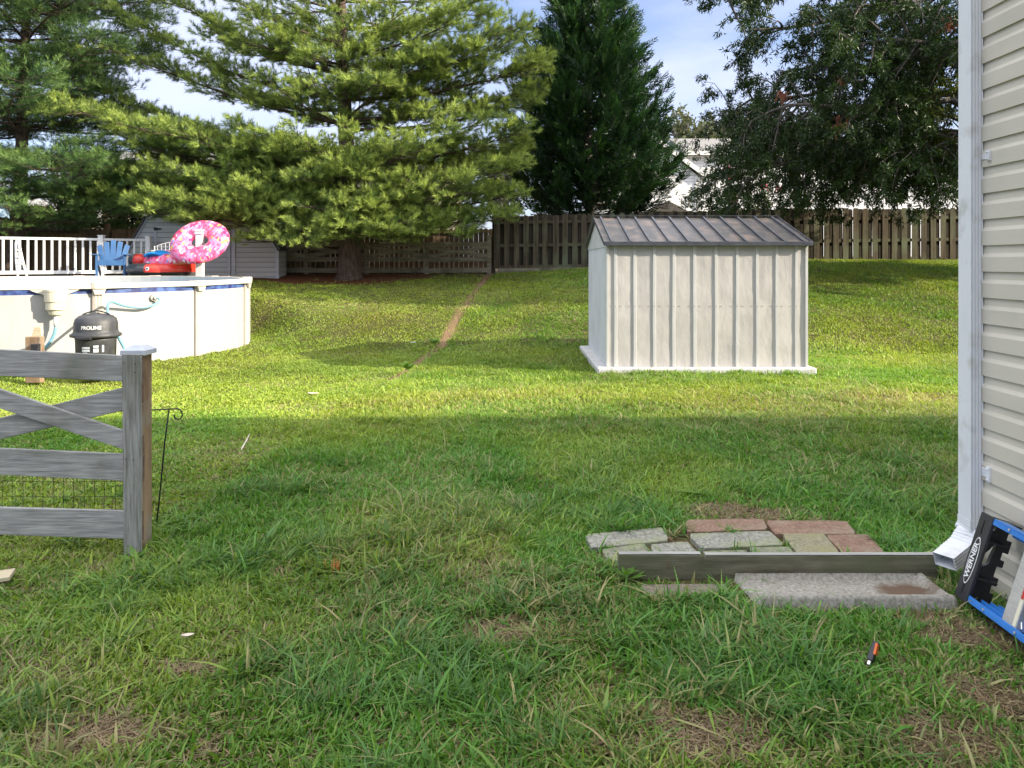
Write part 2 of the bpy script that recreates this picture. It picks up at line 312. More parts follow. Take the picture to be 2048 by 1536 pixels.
# ground
m, n, l, b = new_mat('soil_and_thatch'); b.inputs['Roughness'].default_value = .95; b.inputs['Specular IOR Level'].default_value = .1
t = n.new('ShaderNodeTexCoord'); a = n.new('ShaderNodeAttribute'); a.attribute_name = 'Col'
n1 = n.new('ShaderNodeTexNoise'); n1.inputs['Scale'].default_value = 38; n1.inputs['Detail'].default_value = 8; l.new(t.outputs['Object'], n1.inputs[0])
r1 = n.new('ShaderNodeValToRGB'); r1.color_ramp.elements[0].position = .3; r1.color_ramp.elements[0].color = (.42, .4, .38, 1); r1.color_ramp.elements[1].position = .7; r1.color_ramp.elements[1].color = (1.35, 1.3, 1.2, 1)
l.new(n1.outputs[0], r1.inputs[0]); mm = n.new('ShaderNodeMix'); mm.data_type = 'RGBA'; mm.blend_type = 'MULTIPLY'; mm.inputs[0].default_value = 1
l.new(a.outputs['Color'], mm.inputs[6]); l.new(r1.outputs[0], mm.inputs[7]); l.new(mm.outputs[2], b.inputs['Base Color'])
bp = n.new('ShaderNodeBump'); bp.inputs['Distance'].default_value = .03; bp.inputs['Strength'].default_value = .9; l.new(n1.outputs[0], bp.inputs['Height']); l.new(bp.outputs[0], b.inputs['Normal'])
M['ground'] = m

# ------------------------------------------------------------------ ground sheet
def path_mask(x, y):
    w = np.where(y < 11.5, .05, .085) + .07 * (fbm(x, y, 1.3, 9) - .5)
    dx = np.abs(x - xb(y) - .05 * (fbm(x * 0, y, .8, 5) - .5))
    return (1 - sstep(w * .8, w * 1.5, dx)) * sstep(9.0, 10.2, y) * (1 - sstep(21.3, 21.6, y)) * (.75 + .25 * sstep(.25, .5, vnoise(x * 0, y, .9, 22)))
def straw_mask(x, y):
    a_ = np.exp(-(((x + 4.5) / 2.6) ** 2 + ((y - 20.4) / 1.35) ** 2) * 1.1); return sstep(.32, .62, a_ + (fbm(x, y, 1.2, 4) - .5) * .4) * (x > -9)
def back_mask(x, y):  # thin scruffy strip under the crossbuck fence
    return sstep(20.0, 20.9, y + (fbm(x, y, 1.5, 6) - .5)) * (x < -.4)
BARE = [G(200, 1470), G(400, 1345), G(1010, 1270), G(1400, 1470), G(1260, 1500), G(1900, 1500), G(1500, 1040), G(1860, 1240), G(1345, 1075), G(560, 1150), G(1960, 1275), G(2000, 1400)]
BR = [.16, .10, .12, .16, .07, .16, .26, .10, .10, .08, .14, .12]
def bare_mask(x, y):
    m_ = np.zeros_like(np.asarray(x, float))
    nn = (fbm(x, y, 6, 8) - .5) * 1.3
    for p, r in zip(BARE, BR):
        d_ = np.hypot((x - p.x) / 1.5, y - p.y) / r; m_ = np.maximum(m_, sstep(1.25, .55, d_ + nn))
    m_ = np.maximum(m_, .42 * sstep(.64, .74, fbm(x, y, 2.6, 40)) * (y < 4.6))
    # pool edge and shed right side wear
    m_ = np.maximum(m_, .8 * sstep(.5, .1, np.hypot((x - 4.6) / 1.3, (y - 11.1))))
    m_ = np.maximum(m_, .7 * sstep(.6, .1, np.hypot((x - 4.6) / 2.2, (y - 8.7)) + nn * .5))
    return m_
def dry_mask(x, y):   # straw-coloured blades
    d_ = .22 * sstep(.45, .7, fbm(x, y, 1.1, 12)) + .4 * bare_mask(x, y) + .12 * sstep(5.2, 2.8, y) * sstep(.4, .6, fbm(x, y, 2.2, 13))
    d_ = d_ + .35 * np.exp(-(((y - 16.9) / .5) ** 2 + ((x + 4) / 2.2) ** 2)) + .2 * np.exp(-(((y - 8.2) / 1.1) ** 2 + ((x - 3) / 3) ** 2))
    return np.clip(d_, 0, .8)
xs = np.unique(np.concatenate([np.arange(-15, 13.01, .14), [-800, -400, -200, -100, -60, -40, -30, -24, -20, -17.5, 15, 18, 22, 28, 40, 60, 100, 200, 400, 800]]))
ysg = np.unique(np.concatenate([np.arange(0, 23.01, .14), [-400, -100, -40, -15, -6, -3, -1, 25, 28, 32, 38, 45, 60, 80, 120, 200, 400, 900]]))
X, Y = np.meshgrid(xs, ysg); Z = gz(X, Y); nx, ny = len(xs), len(ysg)
V = np.stack([X.ravel(), Y.ravel(), Z.ravel()], 1)
ii, jj = np.meshgrid(np.arange(ny - 1), np.arange(nx - 1), indexing='ij'); q = (ii * nx + jj).ravel()
col = np.zeros((V.shape[0], 3)) + np.array([.085, .088, .035])
def mixc(col, c, m_): return col * (1 - m_[:, None]) + np.array(c) * m_[:, None]
fx, fy = V[:, 0], V[:, 1]
col = mixc(col, (.17, .145, .08), sstep(.4, .7, fbm(fx, fy, .9, 12)) * .6)
col = mixc(col, (.17, .12, .08), np.clip(bare_mask(fx, fy), 0, 1))
col = mixc(col, (.13, .095, .06), back_mask(fx, fy) * .8)
col = mixc(col, (.20, .085, .045), straw_mask(fx, fy))
col = mixc(col, (.26, .175, .11), path_mask(fx, fy))
tag(np_mesh('ground', V, np.stack([q, q + 1, q + nx + 1, q + nx], 1), M['ground'], col=col, smooth=True), kind='structure')

# ------------------------------------------------------------------ grass
PAV = []   # paver polygons, filled below, used to keep grass out
def cropg(X_, Y_, z=.03): return G(1120 + X_ / 2.438, 960 + Y_ / 2.438, z)
pavers = [
 ('paver_grey', [(120,262),(495,222),(535,290),(150,330)], 'tilted pale grey paver at the left end of the patch, apart from the rest'),
 ('paver_green', [(200,338),(410,305),(440,362),(240,400)], 'small mossy grey paver just behind the left end of the timber'),
 ('paver_grey', [(440,308),(620,294),(700,372),(470,388)], 'speckled grey paver behind the timber between the mossy paver and the chipped one'),
 ('paver_red', [(610,195),(990,190),(1015,243),(620,256)], 'red paver at the back left of the patch, soil along its far edge'),
 ('paver_red', [(998,195),(1395,195),(1450,258),(1052,262)], 'widest red paver at the back right corner of the patch'),
 ('paver_grey', [(622,262),(1020,248),(1100,317),(690,335)], 'large speckled grey paver in the middle of the patch'),
 ('paver_green', [(690,342),(905,333),(945,388),(735,392)], 'narrow strip of grey green paver behind the notch in the timber'),
 ('paver_green', [(918,329),(1115,323),(1165,382),(965,388)], 'dark green mossy paver behind the middle of the timber'),
 ('paver_yellow', [(1078,264),(1285,261),(1372,362),(1165,367)], 'yellowish lichen covered paver left of the small red one'),
 ('paver_red', [(1292,266),(1500,262),(1592,357),(1392,362)], 'small red paver at the right end of the patch'),
 ('paver_brown', [(385,505),(800,500),(835,545),(420,560)], 'dirty brown paver lying in front of the timber'),
]
for mk, pl, lb in pavers: PAV.append([cropg(*p) for p in pl])
HULL = [cropg(*p) for p in [(150, 320), (440, 300), (610, 255), (610, 192), (1400, 192), (1595, 365), (1160, 385), (240, 400)]]
def inpoly(x, y, poly):
    ins = np.zeros(x.shape, bool); n_ = len(poly)
    for i in range(n_):
        a_, b_ = poly[i], poly[(i + 1) % n_]
        c_ = ((a_.y > y) != (b_.y > y)) & (x < (b_.x - a_.x) * (y - a_.y) / (b_.y - a_.y + 1e-9) + a_.x); ins ^= c_
    return ins
def excluded(x, y):
    e_ = np.hypot(x - PC[0], y - PC[1]) < PR + .03
    e_ |= (x > 1.17) & (x < 4.15) & (y > 10.47) & (y < 13.35)
    e_ |= (x > 2.18) & (y < 3.76)
    e_ |= (x > .5) & (x < 2.05) & (y > 3.60) & (y < 3.72)
    e_ |= (x > 1.03) & (x < 1.97) & (y > 3.34) & (y < 3.66)
    e_ |= (x > -8.8) & (x < -5.6) & (y > 19.9)
    e_ |= (x < -6.9) & (y > 17.4)
    for p in PAV: e_ |= inpoly(x, y, p)
    e_ |= inpoly(x, y, HULL) & (vnoise(x, y, 14, 44) > .3)
    return e_
def blades(rs, n_, y0, y1, hscale, wscale, rows, margin=.7, dens_near=True):
    y = np.sqrt(rs.rand(n_) * (y1 ** 2 - y0 ** 2) + y0 ** 2)
    x = (rs.rand(n_) * 2 - 1) * (y * 1024 / F + margin)
    left = x < xb(y) + .1 * (fbm(x, y, 1.5, 2) - .5)
    pm, bm_, sm_, bk = path_mask(x, y), bare_mask(x, y), straw_mask(x, y), back_mask(x, y)
    clump = sstep(.36, .62, fbm(x, y, 2.6, 20)) * (.35 + .65 * sstep(.3, .6, vnoise(x, y, 9, 25)))
    keep = rs.rand(n_) > np.clip(pm * .97 + bm_ * .86 + sm_ * .97 + bk * .75, 0, .99)
    keep &= rs.rand(n_) < (.45 + .55 * sstep(.25, .6, vnoise(x, y, 11, 33) + .25 * clump))
    keep &= ~excluded(x, y)
    edge = np.minimum(np.abs(np.hypot(x - PC[0], y - PC[1]) - PR - .06), np.where((x > 1.0) & (x < 4.3), np.abs(y - 10.42), 9))
    x, y, left, clump = x[keep], y[keep], left[keep], clump[keep]; edge = edge[keep]; n_ = len(x)
    z = gz(x, y) - .004
    near = sstep(7.5, 4, y)
    h = hscale * (.036 + .028 * clump + .011 * rs.randn(n_))
    h = np.where(left, h * (.62 + .1 * rs.rand(n_)), h)
    long_ = (rs.rand(n_) < (.035 + .10 * clump * near)) & ~(left & (y > 4.5)); h = np.where(long_, h * (1.6 + 1.1 * rs.rand(n_)), h)
    h = np.where((edge < .07), h * 1.6, h)
    h = np.where((y < 3.6) , h * .92, h)
    h = np.clip(h, .015, .2)
    flow = fbm(x, y, 1.4, 50) * 6.283 * 2; az = flow + rs.randn(n_) * 1.8
    lean = h * np.clip(.75 + .5 * rs.randn(n_) + .4 * long_, .05, 1.9)
    lean = np.where(left & (y < 9), lean * 1.25, lean)
    hz = np.sqrt(np.maximum(h * h - (lean * .55) ** 2, (h * .3) ** 2))
    w = wscale * (.0030 + .0022 * rs.rand(n_)) * np.where(long_, 1.15, 1.0) * np.where(left & (y > 4.2), np.where(y > 9, 1.15, 1.45), 1.0)
    w = np.where(long_ & (rs.rand(n_) < .5), w * .7, w)
    broad = rs.rand(n_) < .12; w = np.where(broad, w * 1.6, w)
    dx, dy = np.cos(az), np.sin(az); fa = az + 1.57 + rs.randn(n_) * .5; wx, wy = np.cos(fa), np.sin(fa)
    ts = np.linspace(0, 1, rows); prof = {3: [.9, .8, .1], 4: [.8, 1, .75, .08]}[rows]
    V_ = np.zeros((n_, rows, 2, 3), np.float32)
    dr = (rs.rand(n_) < .5) & long_
    for i, t_ in enumerate(ts):
        cx = x + dx * lean * t_ ** 1.8; cy = y + dy * lean * t_ ** 1.8
        cz = z + hz * (t_ - np.where(dr, .35, .12) * t_ ** 3)
        for k, sg in enumerate((-1, 1)):
            V_[:, i, k, 0] = cx + sg * wx * w * prof[i]; V_[:, i, k, 1] = cy + sg * wy * w * prof[i]; V_[:, i, k, 2] = cz
    b0 = (np.arange(n_) * rows * 2)[:, None]
    F_ = np.concatenate([b0 + np.array([[2 * i, 2 * i + 1, 2 * i + 3, 2 * i + 2]]) for i in range(rows - 1)], 0)
    # colour
    lush = np.array([.10, .26, .035]); yel = np.array([.31, .40, .06]); blu = np.array([.085, .19, .06]); dryc = np.array([.36, .32, .15]); dk = np.array([.055, .13, .022])
    c = np.tile(lush, (n_, 1)); 
    ym = np.clip(.05 + .65 * sstep(.35, .7, fbm(x, y, .8, 60)) + .3 * (left) * sstep(6, 8, y) + .45 * sstep(6.5, 8.5, y) + .2 * rs.randn(n_), 0, 1)  # more yellow beyond the house shadow, sunlight put into the blade colour
    ym = np.where((y < 6) & left, np.clip(ym + .2, 0, 1), ym)
    c = c * (1 - ym[:, None]) + yel * ym[:, None]
    bm2 = np.clip(.75 * clump * near * (rs.rand(n_) < .6) , 0, 1)[:, None]; c = c * (1 - bm2) + blu * bm2
    dk2 = (rs.rand(n_) < .2)[:, None] * .6; c = c * (1 - dk2) + dk * dk2
    dsel = rs.rand(n_) < dry_mask(x, y) + .04; dm = dsel[:, None] * (.55 + .45 * rs.rand(n_))[:, None]; c = c * (1 - dm) + dryc * dm
    c = c * (1 + (rs.rand(n_) - .5) * np.where(y > 7, .16, .42))[:, None]
    big = .90 + .26 * sstep(.3, .7, fbm(x, y, .35, 80)); c = c * big[:, None] * np.stack([1 + .25 * (fbm(x, y, .55, 81) - .5), np.ones(n_), np.ones(n_)], 1)
    return V_.reshape(-1, 3), F_.astype(np.int64), np.repeat(c, rows * 2, 0)
rs = np.random.RandomState(11)
parts = [blades(rs, 250000, 1.9, 4.6, 1.0, 1.0, 4), blades(rs, 300000, 4.6, 7.6, 1.0, 1.25, 3), blades(rs, 340000, 7.6, 12.5, .95, 1.6, 3), blades(rs, 480000, 12.5, 21.4, .85, 2.0, 3, margin=.4)]
def thatch(rs, n_):   # short dead straws lying on the bare patches
    y = np.sqrt(rs.rand(n_) * (7.5 ** 2 - 1.9 ** 2) + 1.9 ** 2); x = (rs.rand(n_) * 2 - 1) * (y * 1024 / F + .6)
    k = rs.rand(n_) < np.clip(bare_mask(x, y) + .10, 0, 1); k &= ~excluded(x, y); x, y = x[k], y[k]; n_ = len(x); z = gz(x, y) + .004 + .012 * rs.rand(n_)
    a_ = rs.rand(n_) * 6.283; l_ = .012 + .035 * rs.rand(n_); w_ = .0008 + .0012 * rs.rand(n_); dx, dy = np.cos(a_) * l_, np.sin(a_) * l_; wx, wy = -np.sin(a_) * w_, np.cos(a_) * w_; dz = rs.randn(n_) * .006
    V_ = np.stack([np.stack([x - dx - wx, y - dy - wy, z - dz], 1), np.stack([x - dx + wx, y - dy + wy, z - dz], 1), np.stack([x + dx + wx, y + dy + wy, z + dz], 1), np.stack([x + dx - wx, y + dy - wy, z + dz], 1)], 1).reshape(-1, 3)
    c = np.array([.34, .26, .15]) * (.45 + .8 * rs.rand(n_))[:, None]; return V_, np.arange(4 * n_).reshape(-1, 4), np.repeat(c, 4, 0)
parts.append(thatch(rs, 420000))
Vs, Fs, Cs, off = [], [], [], 0
for v_, f_, c_ in parts: Vs.append(v_); Fs.append(f_ + off); Cs.append(c_); off += len(v_)
tag(np_mesh('grass', np.concatenate(Vs), np.concatenate(Fs), M['grass'], col=np.concatenate(Cs)), 'patchy green and straw coloured lawn grass covering the yard', 'grass', kind='stuff')

# ------------------------------------------------------------------ our house at the right edge
HX, HY = 2.215, 3.745; HW = 16.0; HEAVE = 4.7; HD = 8.0
hs = thing('house', 'beige clapboard house wall with white downspout at the right edge', 'house', (HX, HY, 0))
def siding_wall(mb, u_of, z0, z1, e=.1215, proud=.014):   # u_of(t,out,z) -> point; dutch-lap profile
    z = z0
    while z < z1:
        zz = min(z + e, z1); p = [(proud, z), (proud * 1.0, z + e * .55), (proud * .35, z + e * .70), (.002, zz), (.002, zz)]
        prev = None
        for (o_, zq) in [(0.0, z)] + p[:-1]:
            zq = min(zq, zz)
            a_, b_ = u_of(0, o_, zq), u_of(1, o_, zq)
            if prev: n0 = len(mb.v); mb.v += [tuple(prev[0]), tuple(prev[1]), tuple(b_), tuple(a_)]; mb.f.append((n0, n0 + 1, n0 + 2, n0 + 3))
            prev = (a_, b_)
        z += e
mb = MB(); zoff = EYE + (HOR - 387) * 3.6 / F; z0 = zoff - 16 * .1215
siding_wall(mb, lambda t_, o_, z: (HX - o_, HY - 9.0 * t_, z), z0, HEAVE)
mb.build('side_wall', M['siding'], hs, recalc=False)
mb = MB(); siding_wall(mb, lambda t_, o_, z: (HX + HW * t_, HY + o_, z), z0, HEAVE); mb.build('rear_wall', M['siding'], hs, recalc=False)
MB().box(HX + .02, HX + HW, HY - HD - .6, HY - .02, z0 - .01, HEAVE).build('inner_wall', M['siding'], hs)
MB().box(HX + .02, HX + HW - .02, HY - HD - .5, HY - .02, -.3, z0 - .012).build('foundation', M['foundation'], hs)
MB().box(HX - .018, HX + .05, HY - .03, HY + .03, z0, HEAVE).build('corner_post', M['siding'], hs)
mb = MB(); ym = HY - HD / 2
mb.prism3([(HX - .25, HY + .35, HEAVE), (HX - .25, HY + .35, HEAVE + .12), (HX - .25, ym, HEAVE + 2.0), (HX - .25, HY - HD - .6, HEAVE + .12), (HX - .25, HY - HD - .6, HEAVE)], (HW + .5, 0, 0))
mb.build('roof', M['roof_shingle'], hs)
mb = MB().box(HX - .25, HX + HW, HY + .352, HY + .46, HEAVE - .02, HEAVE + .1); gt = mb.build('gutter', M['white'], hs)
# downspout
def section(w, d, ribs_side):   # closed 2D outline, ribs on the face looking back at the camera (-y)
    pts = [(-w / 2, d / 2), (-w / 2, -d / 2)]
    n_ = 4
    for i in range(n_):
        a_ = -w / 2 + w * (i + .25) / n_; c_ = w / n_ * .25
        pts += [(a_, -d / 2), (a_ + c_ * .6, -d / 2 + .006), (a_ + c_ * 1.4, -d / 2 + .006), (a_ + c_ * 2, -d / 2)]
    pts += [(w / 2, -d / 2), (w / 2, d / 2)]
    return pts
sec = section(.058, .10, 1)
mb = MB(); cx, cy = 2.148 + .029, 3.655
mb.prism3([(cx + p[0], cy + p[1], 1.12) for p in sec], (0, 0, HEAVE - 1.1))
ds = mb.build('downspout', M['downspout'], hs)
mb = MB(); sec2 = section(.0595, .1015, 1); mb.prism3([(cx + p[0] , cy + p[1], .30) for p in sec2], (0, 0, .822)); mb.build('lower_length', M['downspout'], ds)
# elbow: swept section, crimped
path = [Vector((cx, cy, .31)), Vector((cx, cy, .27)), Vector((cx - .006, cy - .003, .245)), Vector((cx - .02, cy - .01, .215)), Vector((cx - .045, cy - .02, .185)), Vector((cx - .075, cy - .035, .170)), Vector((cx - .108, cy - .052, .158)), Vector((cx - .142, cy - .072, .147)), Vector((cx - .175, cy - .09, .136))]
fine = []
for i in range(len(path) - 1):
    for k in range(4): fine.append(path[i].lerp(path[i + 1], k / 4))
fine.append(path[-1]); mb = MB(); ns = len(sec2); base = 0
for i, p in enumerate(fine):
    t_ = (fine[min(i + 1, len(fine) - 1)] - fine[max(i - 1, 0)]).normalized()
    s_ = Vector((.40, -.92, 0)); s_ = (s_ - t_ * s_.dot(t_)).normalized(); q_ = t_.cross(s_) * -1
    k_ = 0 if i < 6 else 1
    b_ = min(1, max(0, (i - 3) / 8)); dirA = Vector((1, 0, 0)).lerp(q_ if q_.z > 0 else -q_, b_).normalized(); dirB = Vector((0, 1, 0)).lerp(-s_, b_).normalized()
    sc = 1 + (.05 if (i % 2 and 4 < i < 27) else 0)
    for a_ in sec2: mb.v.append(tuple(p + dirA * a_[0] * sc * 1.05 + dirB * a_[1] * sc))
for i in range(len(fine) - 1):
    for k in range(ns): mb.f.append((i * ns + k, i * ns + (k + 1) % ns, (i + 1) * ns + (k + 1) % ns, (i + 1) * ns + k))
el = mb.build('elbow', M['downspout'], ds, recalc=False); sl = el.modifiers.new('s', 'SOLIDIFY'); sl.thickness = .002
for pz, w_ in ((P(1972, 313, 3.58).z, .03), (P(1970, 945, 3.58).z, .045)):
    mb = MB(); mb.box(2.196, 2.206, 3.56, 3.604, pz - w_ * .45, pz + w_ * .45); mb.box(2.190, 2.204, 3.535, 3.56, pz - w_ * .8, pz + w_ * .8)
    mb.box(2.186, 2.192, 3.54, 3.555, pz + w_ * .45, pz + w_ * .65); mb.box(2.186, 2.192, 3.54, 3.555, pz - w_ * .65, pz - w_ * .45); mb.build('strap', M['downspout'], ds, bevel=.002)

# ------------------------------------------------------------------ ladder lying on its side against the house
O = Vector((1.95, 3.30, .07)); U = Vector((.314, 0, .949)); Vv = Vector((.949, 0, -.314)); A = Vector((0, -1, 0))
ld = thing('ladder', 'blue fibreglass stepladder with black top cap lying on its side against the house', 'ladder', O)
def L(u, v_, a_): return O + U * u + Vv * v_ + A * a_
def lbox(mb, u0, u1, v0, v1, a0, a1):
    vs = [L(u, v_, a_) for a_ in (a0, a1) for (u, v_) in ((u0, v0), (u1, v0), (u1, v1), (u0, v1))]
    return mb.add(vs, [(0, 1, 2, 3), (4, 5, 6, 7), (0, 1, 5, 4), (1, 2, 6, 5), (2, 3, 7, 6), (3, 0, 4, 7)])
cap = lbox(MB(), -.012, .375, -.004, .012, -.085, 0).build('top_cap', M['black_plastic'], ld, bevel=.004)
def circ(cx_, cy_, r_, n_=20, sy=1): return [(cx_ + r_ * math.cos(2 * math.pi * k / n_), cy_ + sy * r_ * math.sin(2 * math.pi * k / n_)) for k in range(n_)]
key = [(.16, .040), (.185, .030), (.205, .034), (.215, .05), (.21, .068), (.195, .075), (.18, .070), (.225, .092), (.25, .1), (.255, .088), (.16, .07), (.15, .055)]
key = [(.150, .055), (.158, .036), (.18, .028), (.205, .034), (.214, .052), (.235, .066), (.262, .074), (.262, .084), (.232, .084), (.20, .080), (.17, .078)]
fr = Matrix((( U.x, Vv.x, A.x, L(0, 0, -.065).x), (U.y, Vv.y, A.y, L(0, 0, -.065).y), (U.z, Vv.z, A.z, L(0, 0, -.065).z), (0, 0, 0, 1)))
outer = [(0, .01), (.37, .01), (.37, .135), (.335, .15), (.32, .12), (.29, .12), (.29, .145), (.235, .145), (.235, .12), (.2, .12), (.2, .14), (.17, .14), (.17, .115), (.12, .115), (.12, .14), (.085, .14), (.085, .12), (.05, .12), (.05, .14), (0, .14)]
spline_plate('cap_tray', outer, [circ(.328, .045, .017), key], .02, M['black_plastic'], cap, fr)
for a_ in ((0, .012, .012, .14, -.055, 0), (.358, .37, .012, .13, -.055, 0), (.265, .272, .012, .11, -.052, -.01), (.10, .108, .012, .11, -.052, -.01)): lbox(MB(), *a_).build('cap_rib', M['black_plastic'], cap)
# oval emblem on the rim (faces -V)
def plate_on_rim(poly, h0, h1, name, mt, par):
    mb = MB(); n_ = len(poly); vs = [L(u, -.004 - h, a_) for h in (h0, h1) for (u, a_) in poly]
    mb.add(vs, [tuple(range(n_)), tuple(range(n_, 2 * n_))] + [(i, (i + 1) % n_, (i + 1) % n_ + n_, i + n_) for i in range(n_)]); return mb.build(name, mt, par)
oval = lambda k: [(.165 + .105 * k * math.cos(t_), -.043 + .026 * (k if k == 1 else .86) * math.sin(t_)) for t_ in np.linspace(0, 2 * math.pi, 36, endpoint=False)]
em = plate_on_rim(oval(1), 0, .0012, 'emblem', M['white'], cap); plate_on_rim(oval(.95), .0013, .0020, 'emblem_field', M['black_plastic'], cap)
me = text_mesh('WERNER', .040, .0005, .0010)
# text x -> +U direction read bottom-to-top, text y -> away (+y)= -A ; sits at rim surface
fm = Matrix(((U.x * .98, -A.x, -Vv.x, 0), (U.y * .98, -A.y, -Vv.y, 0), (U.z * .98, -A.z, -Vv.z, 0), (0, 0, 0, 1)))
fm.translation = L(.165, -.0072, -.043); me.transform(fm); add_obj('emblem_lettering', me, M['white'], cap)
lbox(MB(), .285, .345, -.006, -.0045, -.05, -.043).build('cap_slot', M['iron'], cap); lbox(MB(), .015, .06, -.006, -.0045, -.05, -.04).build('cap_slot', M['iron'], cap)
def channel(u0, u1, v0, v1, a0, a1, th=.006, flip=False):
    mb = MB()
    if not flip: lbox(mb, u0, u0 + th, v0, v1, a0, a1)
    else: lbox(mb, u1 - th, u1, v0, v1, a0, a1)
    lbox(mb, u0 + (th if not flip else 0), u1 - (th if flip else 0), v0, v0 + th, a0, a1); lbox(mb, u0 + (th if not flip else 0), u1 - (th if flip else 0), v1 - th, v1, a0, a1); return mb
channel(-.002, .026, .0, .062, .001, 1.35).build('side_rail', M['blue_frp'], ld, bevel=.002)
channel(.345, .372, .0, .062, .001, 1.35, flip=True).build('side_rail', M['blue_frp'], ld, bevel=.002)
channel(.012, .034, .075, .118, .03, 1.3).build('rear_rail', M['blue_frp'], ld, bevel=.002)
channel(.325, .347, .075, .118, .03, 1.3, flip=True).build('rear_rail', M['blue_frp'], ld, bevel=.002)
for k in range(4):
    a0 = .30 + k * .305; st = lbox(MB(), .02, .35, .004, .010, a0 - .085, a0).build('step', M['alu'], ld, bevel=.001)
    mb = MB(); lbox(mb, .02, .35, .010, .055, a0 - .006, a0)
    mb.build('step_web', M['alu'], st)
    lbox(MB(), .03, .34, .0025, .0038, a0 - .022, a0 - .004).build('step_edge', M['alu_label'], st)
    if k == 0: lbox(MB(), .14, .19, .0010, .0022, a0 - .020, a0 - .006).build('warning_label', M['red_label'], st)
    br = MB().bar(L(.03, .02, a0 + .01), L(.1, .03, a0 - .04), .004, .018).build('step_brace', M['alu'], st)
for k in range(4):
    for u_ in (.012, .36): c_ = L(u_, -.001, .11 + k * .2); MB().tube([c_, c_ - Vv * .004], .006, 8).build('rivet', M['alu'], ld)

# ------------------------------------------------------------------ pavers, timber, splash block, pipe
def jitter_poly_slab(poly, z0, z1, rnd):
    mb = MB(); pts = []
    n_ = len(poly)
    for i in range(n_):
        a_, b_ = poly[i], poly[(i + 1) % n_]
        for k in range(5):
            p = a_.lerp(b_, (k + (.18 if k == 0 else 0)) / 5); pts.append(p + Vector((rnd.uniform(-.0013, .0013), rnd.uniform(-.0013, .0013), 0)))
    bot = [(p.x, p.y, z0) for p in pts]; top = [(p.x, p.y, z1 + rnd.uniform(-.001, .001)) for p in pts]; m_ = len(pts)
    mb.add(bot + top, [tuple(range(m_))[::-1], tuple(range(m_, 2 * m_))] + [(i, (i + 1) % m_, (i + 1) % m_ + m_, i + m_) for i in range(m_)]); return mb
rnd = random.Random(3)
for (mk, pl, lb), poly in zip(pavers, PAV):
    c_ = sum(poly, Vector()) / 4; mb = jitter_poly_slab(poly, -.03, .028 + rnd.uniform(-.004, .006), rnd)
    o = mb.build('paver', M[mk], None, (c_.x, c_.y, 0), bevel=.004); o.rotation_euler = (rnd.uniform(-.012, .012), rnd.uniform(-.012, .012), 0)
    tag(o, lb, 'paver', 'concrete pavers laid loosely behind the timber')
TB = 3.672
tm = thing('landscape_timber', 'long weathered timber lying on edge in front of the pavers', 'timber', (1.27, TB, 0))
mb = MB(); xs_ = [.508, .8, .903, .91, .917, 1.2, 1.6, 2.0]
mb.prism([(.508, .006), (2.03, .004), (2.03, .118), (.921, .122), (.916, .100), (.905, .123), (.508, .127)], TB, TB + .036)
mb.build('beam', M['timber'], tm, bevel=.003)
mb = MB(); mb.box(.512, .902, TB + .002, TB + .034, .1275, .1295); mb.box(.924, 2.02, TB + .002, TB + .034, .1235, .1255); mb.build('pale_top_edge', M['timber_top'], tm)
mb = MB()
for (kx, kz, r_) in ((.745, .085, .007), (.742, .066, .006)):
    mb.tube([(kx, TB - .0015, kz), (kx, TB + .002, kz)], r_, 12)
mb.build('knot', M['wood_end'], tm)
pp = MB(); pa, pb = P(1560, 1113, 3.78), P(1900, 1110, 3.74)
pp.tube([pa, pa.lerp(pb, .5) - Vector((0, 0, .003)), pb], .015, 12); tag(pp.build('pipe', M['white'], None, (pa.x, pa.y, 0), smooth=True), 'thin white plastic pipe lying along the back of the timber', 'pipe')
# splash block
sb = MB(); x0, x1, y0, y1 = 1.045, 1.955, 3.345, 3.668
nxs, nys = 60, 26; grid = []
for j in range(nys + 1):
    for i in range(nxs + 1):
        u = i / nxs; w_ = j / nys; xx = x0 + (x1 - x0) * u + (0.03 * (1 - w_)) * (1 - u) * 1.0; yy = y0 + (y1 - y0) * w_
        rim = max(math.exp(-((w_ - .085) / .07) ** 4), math.exp(-((w_ - 1.0) / .05) ** 4), .8 * math.exp(-((u - .985) / .025) ** 4))
        edge = min(1, min(u, 1 - u) / .02, min(w_, 1 - w_) / .05)
        zz = (.016 + .044 * rim + .010 * abs(w_ - .5)) * (.45 + .55 * min(1, edge)) + .0025 * (float(vnoise(xx, yy, 40)) - .5) - .012 * u * 0
        if edge <= 0: zz = -.04
        grid.append((xx, yy, zz))
sb.v = grid; sb.f = [(j * (nxs + 1) + i, j * (nxs + 1) + i + 1, (j + 1) * (nxs + 1) + i + 1, (j + 1) * (nxs + 1) + i) for j in range(nys) for i in range(nxs)]
tag(sb.build('splash_block', M['concrete'], None, (1.5, 3.5, 0), smooth=True), 'concrete splash block trough with raised rim below the downspout', 'splash block')

